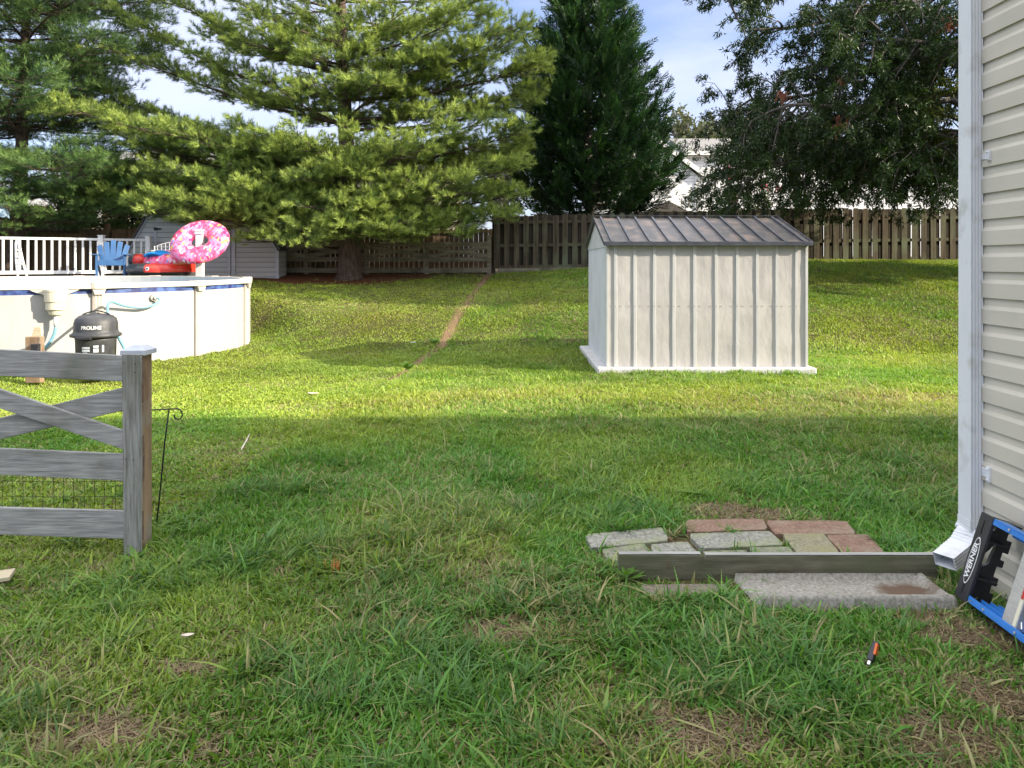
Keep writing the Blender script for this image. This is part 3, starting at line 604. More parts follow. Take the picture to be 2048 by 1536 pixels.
# rust-brown silt stain settled in the downspout end of the trough
nt = M['concrete'].node_tree; n, l = nt.nodes, nt.links; b = n['Principled BSDF']; src = b.inputs['Base Color'].links[0].from_socket
t = n.new('ShaderNodeTexCoord'); vm = n.new('ShaderNodeVectorMath'); vm.operation = 'SUBTRACT'; vm.inputs[1].default_value = (.31, .02, .02); l.new(t.outputs['Object'], vm.inputs[0])
v2 = n.new('ShaderNodeVectorMath'); v2.operation = 'MULTIPLY'; v2.inputs[1].default_value = (7, 12, 0); l.new(vm.outputs[0], v2.inputs[0]); v3 = n.new('ShaderNodeVectorMath'); v3.operation = 'LENGTH'; l.new(v2.outputs[0], v3.inputs[0])
nz_ = n.new('ShaderNodeTexNoise'); nz_.inputs['Scale'].default_value = 22; nz_.inputs['Detail'].default_value = 6; l.new(t.outputs['Object'], nz_.inputs[0])
ad = n.new('ShaderNodeMath'); ad.operation = 'ADD'; l.new(v3.outputs['Value'], ad.inputs[0]); l.new(nz_.outputs[0], ad.inputs[1])
mr_ = n.new('ShaderNodeMapRange'); mr_.inputs['From Min'].default_value = 1.7; mr_.inputs['From Max'].default_value = 1.1; l.new(ad.outputs[0], mr_.inputs[0])
mm = n.new('ShaderNodeMix'); mm.data_type = 'RGBA'; mm.inputs[7].default_value = (.13, .085, .055, 1); l.new(mr_.outputs[0], mm.inputs[0]); l.new(src, mm.inputs[6]); l.new(mm.outputs[2], b.inputs['Base Color'])
# ------------------------------------------------------------------ paddock fence end, near left
D1 = 4.0; fbase = G(262, 1112)
fc = thing('paddock_fence', 'weathered grey crossbuck fence end with wire mesh at the left edge', 'fence', (-1.98, D1, 0))
def FP(px, py, d=D1): return P(px, py, d)
def board(pts_px, d, th, name, mk, lab=None):   # outline in fence plane, given thickness towards +y
    mb = MB(); poly = [P(a_, b_, d) for a_, b_ in pts_px]; mb.prism3([tuple(p) for p in poly], (0, th, 0)); o = mb.build(name, M[mk], fc, bevel=.004); return o
LX = -260
def ext(xa, ya, xb_, yb_, x): return ya + (yb_ - ya) * (x - xa) / (xb_ - xa)
def railpx(t0, t240, b0, b240, name, d, th):
    return board([(LX, ext(0, t0, 240, t240, LX)), (281, ext(0, t0, 240, t240, 281)), (281, ext(0, b0, 240, b240, 281)), (LX, ext(0, b0, 240, b240, LX))], d, th, name, 'wood_x')
railpx(699, 711, 752, 763, 'rail', D1, .022); railpx(897, 908, 950, 962, 'rail', D1 + .004, .022); railpx(1015, 1022, 1070, 1078, 'rail', D1 + .002, .022)
board([(LX, 692), (281, 873), (281, 911), (LX, 731)], D1 - .004, .022, 'cross_brace', 'wood_x')
board([(LX, 901), (281, 766), (281, 813), (LX, 940)], D1 + .026, .022, 'cross_brace', 'wood_x')
board([(243, 708), (279, 709), (282, 900), (281, 1126), (247, 1126), (245, 900)], D1 - .03, .02, 'face_board', 'wood_z')
mb = MB(); a_, b_ = P(250, 711, D1 + .052), P(284, 1130, D1 + .052)
mb.box(a_.x, b_.x, D1 + .052, D1 + .165, -.1, a_.z); mb.build('post', M['wood_brown'], fc, bevel=.004)
mb = MB(); c_ = Vector(((a_.x + b_.x) / 2, D1 + .108, 0)); hw = .066
mb.box(c_.x - hw, c_.x + hw, c_.y - hw, c_.y + hw, a_.z + .002, a_.z + .026)
zt = a_.z + .0262; vs = [(c_.x - hw, c_.y - hw, zt), (c_.x + hw, c_.y - hw, zt), (c_.x + hw, c_.y + hw, zt), (c_.x - hw, c_.y + hw, zt)] + [(c_.x - .03, c_.y - .03, zt + .024), (c_.x + .03, c_.y - .03, zt + .024), (c_.x + .03, c_.y + .03, zt + .024), (c_.x - .03, c_.y + .03, zt + .024)]
mb.add(vs, [(0, 1, 5, 4), (1, 2, 6, 5), (2, 3, 7, 6), (3, 0, 4, 7), (4, 5, 6, 7)]); mb.build('post_cap', M['cap'], fc)
mb = MB()
for (ya, yb_, e_) in ((715, 765, 283), (768, 806, 284), (872, 912, 284), (914, 965, 285), (1024, 1082, 284)):
    a_, b_ = P(270, ya, D1 + .03), P(e_, yb_, D1 + .03); MB().box(a_.x, b_.x, D1 + .027, D1 + .05, b_.z, a_.z).build('rail_end', M['wood_end'], fc)
mb = MB()
for k in range(30):
    px = 270 - k * 20.5; a_, b_ = P(px, 930, D1 + .03), P(px + (k % 3 - 1) * 1.5, 1045, D1 + .03); mb.tube([a_, a_.lerp(b_, .5) + Vector((.003, 0, 0)), b_], .0013, 4)
for py in (962, 992, 1018):
    mb.tube([P(LX, py - 6, D1 + .03), P(0, py, D1 + .034), P(120, py + 2, D1 + .028), P(278, py, D1 + .03)], .0013, 4)
mb.build('wire_mesh', M['iron'], fc)
mb = MB()
for (px, py) in ((248, 726), (270, 728), (252, 918), (266, 920), (256, 1092), (270, 745)):
    c_ = P(px, py, D1 - .03); MB().tube([c_, c_ - Vector((0, .0015, 0))], .003, 8).build('nail', M['iron'], fc)
# garden flag stand
fs_ = G(312, 1062); gy = 4.45
gs = thing('flag_stand', 'thin black iron garden flag stand with curled arm beside the fence post', 'flag stand', (P(312, 1060, gy).x, gy, 0))
MB().tube([P(311, 1066, gy), P(318, 1005, gy), P(330, 880, gy), P(338, 820, gy)], .0045, 8).build('pole', M['iron'], gs, smooth=True)
curl = [P(196, 824, gy), P(240, 822, gy), P(300, 820, gy), P(345, 818, gy), P(352, 817.5, gy)]
for k in range(17):
    t_ = k / 16; an = math.pi / 2 - t_ * 4.9; rr = 13 * (1 - t_ * .62); cxp, cyp = 354 + 0 * t_, 830.5 - 2 * (1 - t_) * 0
    curl.append(P(cxp + rr * math.cos(an) * (1 if k else 1), cyp - rr * math.sin(an), gy))
MB().tube(curl, .004, 6).build('arm', M['iron'], gs, smooth=True)

# ------------------------------------------------------------------ metal shed
SX0, SX1, SY0, SY1, SE, SRZ = 1.315, 4.05, 10.6, 13.18, 1.755, 2.20; SYM = (SY0 + SY1) / 2
sh = thing('metal_shed', 'small beige ribbed metal shed with dark standing seam roof on the lawn', 'shed', (2.68, SY0, 0))
MB().box(SX0 - .15, SX1 + .10, SY0 - .13, SY1 + .12, -.05, .085).build('base_frame', M['plinth'], sh, bevel=.02)
def dent(x, z): return .012 * (float(fbm(x, z * .7, 1.6, 71)) - .5) + .006 * (float(vnoise(x, z, 5, 72)) - .5)
mb = MB(); nX, nZ = 110, 50; zb = .087
for j in range(nZ + 1):
    for i in range(nX + 1):
        x = SX0 + .01 + (SX1 - SX0 - .02) * i / nX; z = zb + (SE - zb) * j / nZ; mb.v.append((x, SY0 + dent(x, z), z))
mb.f = [(j * (nX + 1) + i, j * (nX + 1) + i + 1, (j + 1) * (nX + 1) + i + 1, (j + 1) * (nX + 1) + i) for j in range(nZ) for i in range(nX)]
fw = mb.build('front_wall', M['shed'], sh, smooth=True, recalc=False)
ribs = [1120 + (a_) / 3.531 for a_ in (392, 528, 666, 803, 950, 1102, 1251, 1393, 1530, 1668)]
for px in ribs:
    x = (px - 1024) * SY0 / F; mb = MB(); w0, w1, dp = .027, .018, .014
    zs = np.linspace(zb, SE - .004, 12)
    prof = [(-w0, .012), (-w1, -dp), (w1, -dp), (w0, .012)]
    for z in zs:
        for (a_, b_) in prof: mb.v.append((x + a_ + .002 * math.sin(z * 3 + px), SY0 + b_ + dent(x, z), z))
    for j in range(len(zs) - 1):
        for k in range(3): mb.f.append((j * 4 + k, j * 4 + k + 1, (j + 1) * 4 + k + 1, (j + 1) * 4 + k))
    mb.build('wall_rib', M['shed_rib'], fw, recalc=False)
for px in ribs:
    for o_ in (-11, 0, 11):
        c_ = P(px + o_, 612, SY0); yy = SY0 - (.016 if o_ == 0 else .004); MB().tube([(c_.x, yy - .004, c_.z), (c_.x, yy + .004, c_.z)], .0055, 8).build('screw', M['screw'], fw)
for x_ in (SX0, SX1):
    MB().box(x_ - .018, x_ + .018, SY0 - .02, SY0 + .03, zb, SE - .003).build('corner_trim', M['shed_rib'], sh, bevel=.003)
def side_wall(x, sgn, name):
    mb = MB(); n_ = 16; ys_ = []
    for i in range(n_):
        ya = SY0 + .03 + (SY1 - SY0 - .03) * i / n_; yb_ = SY0 + .03 + (SY1 - SY0 - .03) * (i + 1) / n_; ys_ += [(ya, 0), (ya + .05, 0), (ya + .06, .012), (ya + .085, .012), (ya + .095, 0)]
    ys_.append((SY1, 0))
    for (y_, o_) in ys_: mb.v += [(x + sgn * o_, y_, zb), (x + sgn * o_, y_, SE)]
    mb.f = [(2 * i, 2 * i + 2, 2 * i + 3, 2 * i + 1) for i in range(len(ys_) - 1)]
    mb.build(name, M['shed_side'], sh, recalc=False)
side_wall(SX0, -1, 'side_wall'); side_wall(SX1, 1, 'side_wall')
MB().box(SX0 + .02, SX1 - .02, SY1 - .02, SY1, zb, SE).build('back_wall', M['shed_side'], sh)
for x_, s_ in ((SX0, -1), (SX1, 1)):
    mb = MB(); xx = x_ + s_ * .016
    mb.prism3([(xx, SY0 - .03, SE - .02), (xx, SY1 + .03, SE - .02), (xx, SY1 + .02, SE + .03), (xx, SYM, SRZ - .012), (xx, SY0 - .02, SE + .03)], (-s_ * .02, 0, 0)); mb.build('gable_panel', M['shed_side'], sh)
ov = .055; rx0, rx1 = SX0 - .05, SX1 + .05
ev = Vector((0, SY0 - ov - .03, SE + .022)); rg = Vector((0, SYM, SRZ)); ev2 = Vector((0, SY1 + ov + .03, SE + .022))
mb = MB()
for (a_, b_) in ((ev, rg), (rg, ev2)):
    up = Vector((0, -(b_ - a_).z, (b_ - a_).y)).normalized() * .012
    mb.prism3([(rx0, a_.y, a_.z), (rx0, b_.y, b_.z), (rx0, b_.y + up.y * 0, b_.z + .012), (rx0, a_.y, a_.z + .012)], (rx1 - rx0, 0, 0))
rf = mb.build('roof', M['shed_roof'], sh)
for i in range(11):
    x = rx0 + .10 + (rx1 - rx0 - .2) * i / 10
    for (a_, b_) in ((ev, rg), (ev2, rg)):
        MB().bar((x, a_.y, a_.z + .024), (x, b_.y, b_.z + .024), .028, .028).build('seam', M['shed_trim'], rf)
MB().box(rx0 - .01, rx1 + .01, ev.y - .012, ev.y + .012, ev.z - .028, ev.z + .03).build('eave_trim', M['shed_trim'], rf, bevel=.004)
MB().box(rx0 - .01, rx1 + .01, SYM - .03, SYM + .03, SRZ + .034, SRZ + .044).build('ridge_cap', M['shed_trim'], rf)
for x_ in (rx0 - .006, rx1 + .006):
    mb = MB(); mb.bar((x_, ev.y, ev.z + .004), (x_, rg.y, rg.z + .004), .012, .05); mb.bar((x_, ev2.y, ev2.z + .004), (x_, rg.y, rg.z + .004), .012, .05); mb.build('rake_trim', M['shed_trim'], rf)

# ------------------------------------------------------------------ above-ground pool
pool = thing('swimming_pool', 'round above ground pool with cream wall and white top rail', 'pool', (PC[0], PC[1], 0))
def ring(mb, r0, r1, z0, z1, a0, a1, n_):
    for i in range(n_):
        ta, tb = a0 + (a1 - a0) * i / n_, a0 + (a1 - a0) * (i + 1) / n_
        q_ = [(PC[0] + r * math.cos(t_), PC[1] + r * math.sin(t_), z) for t_ in (ta, tb) for (r, z) in ((r0, z0), (r1, z0), (r1, z1), (r0, z1))]
        mb.add(q_, [(0, 1, 5, 4), (1, 2, 6, 5), (2, 3, 7, 6), (3, 0, 4, 7)])
TZ = 1.22
mb = MB(); ring(mb, PR - .03, PR, -.1, TZ - .15, 0, 2 * math.pi, 128); mb.build('wall', M['pool_wall'], pool, smooth=False)
mb = MB(); ring(mb, PR - .031, PR - .001, TZ - .15, TZ - .06, 0, 2 * math.pi, 128); mb.build('liner_band', M['liner'], pool)
mb = MB(); ring(mb, PR - .16, PR - .09, 1.0, TZ - .012, 0, 2 * math.pi, 96); mb.build('inner_lip', M['pool_rail'], pool)
m_, n, l, b = new_mat('pool_water'); b.inputs['Base Color'].default_value = (.03, .2, .28, 1); b.inputs['Roughness'].default_value = .05; M['water'] = m_
mb = MB(); mb.lathe([(0.01, 1.08), (PR - .035, 1.08), (PR - .035, 1.07)], (PC[0], PC[1], 0), 64); mb.build('water', M['water'], pool)
A0 = R(-45.9); NS = 14
for k in range(NS):
    ta, tb = A0 + 2 * math.pi * k / NS, A0 + 2 * math.pi * (k + 1) / NS
    pa, pb = [Vector((PC[0] + (PR + .02) * math.cos(t_), PC[1] + (PR + .02) * math.sin(t_), TZ)) for t_ in (ta, tb)]
    dr_ = (pb - pa).normalized(); ou = Vector((dr_.y, -dr_.x, 0)); mb = MB()
    prof = [(-.09, -.03), (-.09, 0), (.06, 0), (.085, -.02), (.085, -.075), (.07, -.08), (.06, -.03)]
    mb.prism3([tuple(pa + dr_ * .03 + ou * a_ + Vector((0, 0, b_))) for a_, b_ in prof], tuple((pb - pa) - dr_ * .06)); mb.build('top_rail', M['pool_rail'], pool, bevel=.004)
    rad = Vector((math.cos(ta), math.sin(ta), 0)); tn = Vector((-rad.y, rad.x, 0)); c_ = Vector((PC[0], PC[1], 0)) + rad * (PR + .02)
    mb = MB(); w_ = .075
    sec_ = [(-w_, .0), (-w_, .03), (-w_ * .55, .055), (-w_ * .3, .045), (0, .06), (w_ * .3, .045), (w_ * .55, .055), (w_, .03), (w_, .0)]
    mb.prism3([tuple(c_ + tn * a_ + rad * (b_ - .015) + Vector((0, 0, -.03))) for a_, b_ in sec_], (0, 0, TZ - .05)); mb.build('upright', M['pool_cap'], pool)
    mb = MB(); mb.prism3([tuple(c_ + tn * a_ + rad * b_ + Vector((0, 0, TZ - .085))) for a_, b_ in ((-.1, -.11), (.1, -.11), (.105, .07), (.06, .095), (-.06, .095), (-.105, .07))], (0, 0, .095)); cp = mb.build('rail_cap', M['pool_cap'], pool, bevel=.012)
    mb = MB(); mb.prism3([tuple(c_ + tn * a_ + rad * .045 + Vector((0, 0, z_))) for a_, z_ in ((-.085, TZ - .087), (.085, TZ - .087), (.06, TZ - .16), (-.06, TZ - .16))], tuple(rad * .03)); mb.build('cap_skirt', M['pool_cap'], pool)
# skimmer
sa = R(-54.3); srad = Vector((math.cos(sa), math.sin(sa), 0)); sc_ = Vector((PC[0], PC[1], 0)) + srad * (PR + .13); stn = Vector((-srad.y, srad.x, 0))
sk_ = MB().lathe([(.05, TZ - .44), (.085, TZ - .42), (.10, TZ - .37), (.125, TZ - .35), (.125, TZ - .25), (.14, TZ - .24), (.145, TZ - .11), (.15, TZ - .1), (.15, TZ - .075)], (sc_.x, sc_.y, 0), 24).build('skimmer', M['skimmer'], pool, smooth=False)
mb = MB(); 
for s_ in (-1, 1):
    q_ = [sc_ - srad * .125 + stn * s_ * .12 + Vector((0, 0, TZ - .085)), sc_ - srad * .125 + stn * s_ * .30 + Vector((0, 0, TZ - .085)), sc_ - srad * .125 + stn * s_ * .12 + Vector((0, 0, TZ - .16))]
    mb.prism3([tuple(p) for p in q_], tuple(srad * .03))
mb.build('skimmer_flange', M['skimmer'], sk_)
mb = MB(); b0 = sc_ + Vector((0, 0, TZ - .45)); mb.tube([b0 + Vector((0, 0, .03)), b0 - Vector((0, 0, .08)), b0 - Vector((0, 0, .14))], [.03, .03, .026], 12); mb.build('pipe_fitting', M['white'], sk_, smooth=True)
hz = MB(); hp = [b0 - Vector((0, 0, .12)), b0 + Vector((-.01, -.02, -.24)), b0 + Vector((-.06, -.05, -.36)), b0 + Vector((-.15, -.08, -.48)), b0 + Vector((-.24, -.1, -.62)), b0 + Vector((-.3, -.1, -.76))]
def smooth_path(pts, k=6):
    out = []
    pts = [Vector(p) for p in pts]
    for i in range(len(pts) - 1):
        p0, p1, p2, p3 = pts[max(i - 1, 0)], pts[i], pts[i + 1], pts[min(i + 2, len(pts) - 1)]
        for j in range(k):
            t_ = j / k; out.append(.5 * ((2 * p1) + (p2 - p0) * t_ + (2 * p0 - 5 * p1 + 4 * p2 - p3) * t_ * t_ + (3 * p1 - p0 - 3 * p2 + p3) * t_ ** 3))
    out.append(pts[-1]); return out
o = MB().tube(smooth_path(hp), .022, 10).build('hose', M['hose'], None, (b0.x, b0.y, 0), smooth=True); tag(o, 'blue hose hanging from the pool skimmer down to the ground', 'hose', 'blue pool hoses')
# return hose
def wallpt(px, py, out=.04):
    # point just off the pool wall along a pixel ray
    dx = (px - 1024) / F
    a_ = dx * dx + 1; b_ = -2 * (dx * PC[0] + PC[1]); c_ = PC[0] ** 2 + PC[1] ** 2 - (PR + out) ** 2
    d_ = (-b_ - math.sqrt(b_ * b_ - 4 * a_ * c_)) / (2 * a_); return P(px, py, d_)
jet = wallpt(307, 595, .02)
jr = Vector((jet.x - PC[0], jet.y - PC[1], 0)).normalized()
jt = MB().tube([jet - jr * .02, jet + jr * .03, jet + jr * .032, jet + jr * .07], [.055, .055, .03, .03], 16).build('return_jet', M['pool_cap'], pool)
CX, CY = P(192, 0, 10.15).x, 10.15
hp = [jet + jr * .06, wallpt(320, 598, .10), wallpt(312, 608, .11), wallpt(288, 615, .10), wallpt(262, 614, .10), wallpt(240, 609, .14), wallpt(224, 604, .22), wallpt(216, 610, .3), P(215, 640, 10.35), P(214, 665, 10.3)]
o = MB().tube(smooth_path(hp), .020, 10).build('hose', M['hose'], None, (jet.x, jet.y, 0), smooth=True); tag(o, 'blue hose looping from the wall jet to the black filter', 'hose', 'blue pool hoses')
o = MB().tube(smooth_path([P(228, 655, 10.2), P(240, 680, 10.2), P(250, 700, 10.15), P(262, 740, 10.1), P(280, 750, 10.1)]), .022, 10).build('hose', M['hose'], None, (P(240, 700, 10.2).x, 10.2, 0), smooth=True); tag(o, 'short blue hose slanting down right of the black filter', 'hose', 'blue pool hoses')
# filter canister
cz = 0.02
fl = thing('pool_filter', 'black domed pool filter tank with carry handle standing by the pool', 'pool filter', (CX, CY, cz))
def zpx(py, d=CY): return EYE + (HOR - py) * d / F
bd = MB().lathe([(.20, cz), (.23, cz + .02), (.245, zpx(674) - .03), (.25, zpx(674) - .01)], (CX, CY, 0), 40).build('tank', M['charcoal'], fl, smooth=True)
MB().lathe([(.25, zpx(674)), (.305, zpx(672)), (.31, zpx(668)), (.27, zpx(664)), (.265, zpx(660)), (.262, zpx(646)), (.245, zpx(637)), (.20, zpx(631)), (.13, zpx(628)), (.05, zpx(627.5)), (.04, zpx(625)), (.001, zpx(625))], (CX, CY, 0), 40).build('lid', M['charcoal'], fl, smooth=True)
MB().tube(smooth_path([(CX - .19, CY, zpx(634)), (CX - .16, CY, zpx(628)), (CX, CY, zpx(621.5)), (CX + .16, CY, zpx(627)), (CX + .19, CY, zpx(633))]), .009, 8).build('handle', M['black_plastic'], fl, smooth=True)
MB().box(CX - .10, CX + .10, CY - .325, CY - .26, zpx(675), zpx(670)).build('clamp', M['black_plastic'], fl, bevel=.006)
me = text_mesh('PROLINE', .062, .0008, .0015)
for v_ in me.vertices:
    an = (v_.co.x + .07) / .265; rr = .262 + .003 + v_.co.z; hgt = v_.co.y
    v_.co = Vector((CX + rr * math.sin(an), CY - rr * math.cos(an), zpx(653) + hgt))
add_obj('lettering', me, M['white'], fl)
mb = MB()
for (u0, u1, v0, v1) in ((-.05, .05, -.012, .012), (-.05, .05, -.05, -.02), (-.04, .02, -.09, -.06), (.09, .15, .0, .03), (.09, .15, -.06, -.01), (.19, .215, -.06, .03)):
    for s_ in range(4):
        a0, a1 = (u0 + (u1 - u0) * s_ / 4) / .245, (u0 + (u1 - u0) * (s_ + 1) / 4) / .245; zc = zpx(692)
        n0 = len(mb.v); mb.v += [(CX + .247 * math.sin(q_), CY - .247 * math.cos(q_), zc + w_) for (q_, w_) in ((a0, v0), (a1, v0), (a1, v1), (a0, v1))]; mb.f.append((n0, n0 + 1, n0 + 2, n0 + 3))
mb.build('label', M['cap'], fl, recalc=False)
# wooden stub post with outlet box
op = P(64, 700, 9.85)
wp = thing('outlet_post', 'short wooden post with a weatherproof outlet box in front of the pool', 'post', (op.x, op.y, 0))
a_, b_ = P(50, 674, 9.85), P(80, 674, 9.85)
MB().box(a_.x, b_.x, 9.85, 9.95, -.02, a_.z).build('post', M['wood_brown'], wp, bevel=.006)
MB().prism([(P(57, 0, 9.9).x, P(0, 676, 9.9).z), (P(78, 0, 9.9).x, P(0, 676, 9.9).z), (P(76, 0, 9.9).x, P(0, 655, 9.9).z), (P(63, 0, 9.9).x, P(0, 655, 9.9).z)], 9.955, 9.995).build('stake', M['pale_wood'], wp, bevel=.003)
MB().box(P(62, 0, 9.8).x, P(77, 0, 9.8).x, 9.79, 9.848, P(0, 706, 9.8).z, P(0, 688, 9.8).z).build('outlet_box', M['black_plastic'], wp, bevel=.006)

# ------------------------------------------------------------------ deck with railing
DZ = 1.19
dk = thing('pool_deck', 'white railed wooden deck behind the pool', 'deck', (-10, 18, 0))
ra, rb = Vector(((0 - 1024) * 18.2 / F - 1.2, 18.2 - .78, 0)), Vector(((297 - 1024) * 20.0 / F, 20.0, 0))
mb = MB(); mb.prism3([(-13.5, 16.9, DZ - .06), (-11.7, 17.0, DZ - .06), (-10.6, 17.3, DZ - .06), (-9.2, 17.95, DZ - .06), (-7.6, 17.95, DZ - .06), (-6.9, 17.75, DZ - .06), (-6.8, 19.6, DZ - .06), (rb.x + .1, 20.05, DZ - .06), (ra.x, ra.y + .1, DZ - .06)], (0, 0, .06)); mb.build('floor', M['deck'], dk)
dirr = (rb - ra).normalized(); Lr = (rb - ra).length
TR = 2.13
MB().bar(ra + Vector((0, 0, TR - .03)), rb + Vector((0, 0, TR - .03)), .07, .06).build('handrail', M['white'], dk, bevel=.006)
MB().bar(ra + Vector((0, 0, DZ + .09)), rb + Vector((0, 0, DZ + .09)), .045, .08).build('bottom_rail', M['white'], dk, bevel=.004)
nb = int(Lr / .165)
for i in range(1, nb):
    p = ra + dirr * (Lr * i / nb); MB().box(p.x - .019, p.x + .019, p.y - .019, p.y + .019, DZ + .13, TR - .06).build('baluster', M['white'], dk)
pmid = Vector(((203 - 1024) * 19.4 / F, 0, 0)); tpar = (pmid.x - ra.x) / (rb.x - ra.x)
for p in (ra, ra.lerp(rb, tpar), rb):
    ps = MB().box(p.x - .06, p.x + .06, p.y - .06, p.y + .06, .3, TR + .05).build('post', M['white'], dk, bevel=.005)
    MB().box(p.x - .075, p.x + .075, p.y - .075, p.y + .075, TR + .052, TR + .08).build('post_cap', M['white'], ps, bevel=.01)
pp_ = P(400, 557, 17.95)
ps = MB().box(pp_.x - .075, pp_.x + .075, pp_.y - .075, pp_.y + .075, .4, P(0, 469, 17.95).z).build('post', M['white'], dk, bevel=.005)
zt = P(0, 468.5, 17.95).z
MB().box(pp_.x - .095, pp_.x + .095, pp_.y - .095, pp_.y + .095, zt, zt + .03).box(pp_.x - .085, pp_.x + .085, pp_.y - .085, pp_.y + .085, zt + .031, zt + .06).box(pp_.x - .095, pp_.x + .095, pp_.y - .095, pp_.y + .095, zt + .061, zt + .115).build('post_cap', M['white'], ps, bevel=.01)

# adirondack chair
ch = thing('adirondack_chair', 'blue slatted adirondack chair on the pool deck', 'chair', (P(224, 0, 18.25).x, 18.25, DZ)); ch.rotation_euler = (0, 0, R(22))
cx0 = P(224, 0, 18.25).x; cy0 = 18.25
def CP(px, py, d): return P(px, py, d)
for i, (bx, tx, ty) in enumerate(((-.20, -.30, .74), (-.10, -.15, .82), (0, 0, .87), (.10, .15, .83), (.20, .30, .75))):
    if ty == 0: continue
    a_ = Vector((cx0 + bx, cy0 + .10, DZ + .33)); b_ = Vector((cx0 + tx, cy0 + .34, DZ + ty))
    MB().bar(a_, b_, .115, .02, up=(0, 1, .3)).build('back_slat', M['blue_chair'], ch, bevel=.006)
for i in range(5):
    y_ = cy0 - .32 + i * .09; MB().box(cx0 - .24, cx0 + .24, y_, y_ + .08, DZ + .35 - i * .012, DZ + .37 - i * .012).build('seat_slat', M['blue_chair'], ch, bevel=.004)
MB().box(cx0 - .26, cx0 + .26, cy0 - .345, cy0 - .325, DZ + .26, DZ + .38).build('front_apron', M['blue_chair'], ch, bevel=.004)
for s_ in (-1, 1):
    MB().box(cx0 + s_ * .29 - .025, cx0 + s_ * .29 + .025, cy0 - .34, cy0 - .24, DZ, DZ + .50).build('leg', M['blue_chair'], ch, bevel=.006)
    MB().bar((cx0 + s_ * .285, cy0 - .24, DZ + .32), (cx0 + s_ * .285, cy0 + .42, DZ + .05), .03, .11).build('leg', M['blue_chair'], ch, bevel=.004)
    MB().box(cx0 + s_ * .32 - .065, cx0 + s_ * .32 + .065, cy0 - .40, cy0 + .30, DZ + .505, DZ + .53).build('armrest', M['blue_chair'], ch, bevel=.01)

# inflatable floats
def torus(c, Rr, r, M3, n1=56, n2=20, squash=1.0):
    vs, fs = [], []
    for i in range(n1):
        t_ = 2 * math.pi * i / n1
        for j in range(n2):
            p_ = 2 * math.pi * j / n2
            rr = r * (1 + .018 * math.sin(18 * t_) * (math.cos(p_) ** 2 + .3))
            v_ = Vector(((Rr + rr * math.cos(p_)) * math.cos(t_), (Rr + rr * math.cos(p_)) * math.sin(t_), rr * math.sin(p_) * squash)); vs.append(c + M3 @ v_)
    for i in range(n1):
        for j in range(n2): fs.append((i * n2 + j, ((i + 1) % n1) * n2 + j, ((i + 1) % n1) * n2 + (j + 1) % n2, i * n2 + (j + 1) % n2))
    return vs, fs
def split_torus(c, Rr, r, rot, parent, names, mats, test, squash=1.0):
    vs, fs = torus(c, Rr, r, rot, squash=squash); inv = rot.inverted()
    for k, (nm, mt) in enumerate(zip(names, mats)):
        mb = MB(); mb.v = [tuple(v_) for v_ in vs]; mb.f = [f for f in fs if test(inv @ (sum((vs[i] for i in f), Vector()) / 4 - c)) == k]
        me = bpy.data.meshes.new(nm); me.from_pydata(mb.v, [], mb.f)
        bm = bmesh.new(); bm.from_mesh(me); bmesh.ops.delete(bm, geom=[v_ for v_ in bm.verts if not v_.link_faces], context='VERTS'); bm.to_mesh(me); bm.free()
        add_obj(nm, me, mt, parent, smooth=True)
dc = P(400, 483.5, 17.86); rot = Matrix.Rotation(R(4), 3, 'Y') @ Matrix.Rotation(R(48), 3, 'X')
t1 = thing('donut_float', 'pink sprinkled donut pool float hung upright on the white post', 'pool float', dc, 'pink donut pool floats')
split_torus(dc, .425, .235, rot, t1, ('icing', 'dough'), (M['icing'], M['dough']), lambda p: 0 if p.z > -.05 + .015 * math.sin(9 * math.atan2(p.y, p.x)) else 1, squash=.62)
dc2 = P(345, 517, 18.35); rot2 = Matrix.Rotation(R(-7), 3, 'Y') @ Matrix.Rotation(R(10), 3, 'X')
t2 = thing('donut_float', 'pink sprinkled donut pool float lying flat on the red and black float', 'pool float', dc2, 'pink donut pool floats')
split_torus(dc2, .42, .215, rot2, t2, ('icing', 'dough'), (M['icing'], M['dough']), lambda p: 0 if p.z > -.05 + .02 * math.sin(9 * math.atan2(p.y, p.x)) else 1, squash=.8)
lc = P(327, 545, 18.35); lc.z = DZ + .155
t3 = thing('animal_float', 'black and red inflatable float with white ringed eyes on the deck', 'pool float', lc)
split_torus(lc, .62, .185, Matrix.Identity(3), t3, ('black_tube', 'red_tube'), (M['black_vinyl'], M['red']), lambda p: 1 if (p.x > -.08 + .3 * p.z and p.z > -.03) else 0, squash=.85)
mb = MB(); hc = P(276, 522, 18.3)
for (dx_, mt, nm) in ((-.06, 'black_vinyl', 'black_head'), (.03, 'red', 'red_head')):
    mb = MB(); mb.lathe([(.17 * math.sin(math.pi * k / 14) + .001, -.17 * math.cos(math.pi * k / 14)) for k in range(15)], hc + Vector((dx_, (.03 if dx_ < 0 else 0), 0)), 24); mb.build(nm, M[mt], t3, smooth=True)
for (px, py) in ((295, 544), (365, 541)):
    e0 = P(px, py, 17.0); an = math.atan2(lc.y - 3, e0.x - lc.x)
    xo = (P(px, py, 17.6).x - lc.x); yo = -math.sqrt(max(.805 ** 2 - xo * xo, .01)); c_ = Vector((P(px, py, lc.y + yo).x, lc.y + yo - .012, lc.z + .03)); nrm = Vector((xo, yo, .15)).normalized()
    MB().tube([c_, c_ + nrm * .010], [.042, .040], 20).build('eye', M['white'], t3); MB().tube([c_ + nrm * .010, c_ + nrm * .016], [.024, .023], 20).build('pupil', M['iron'], t3)
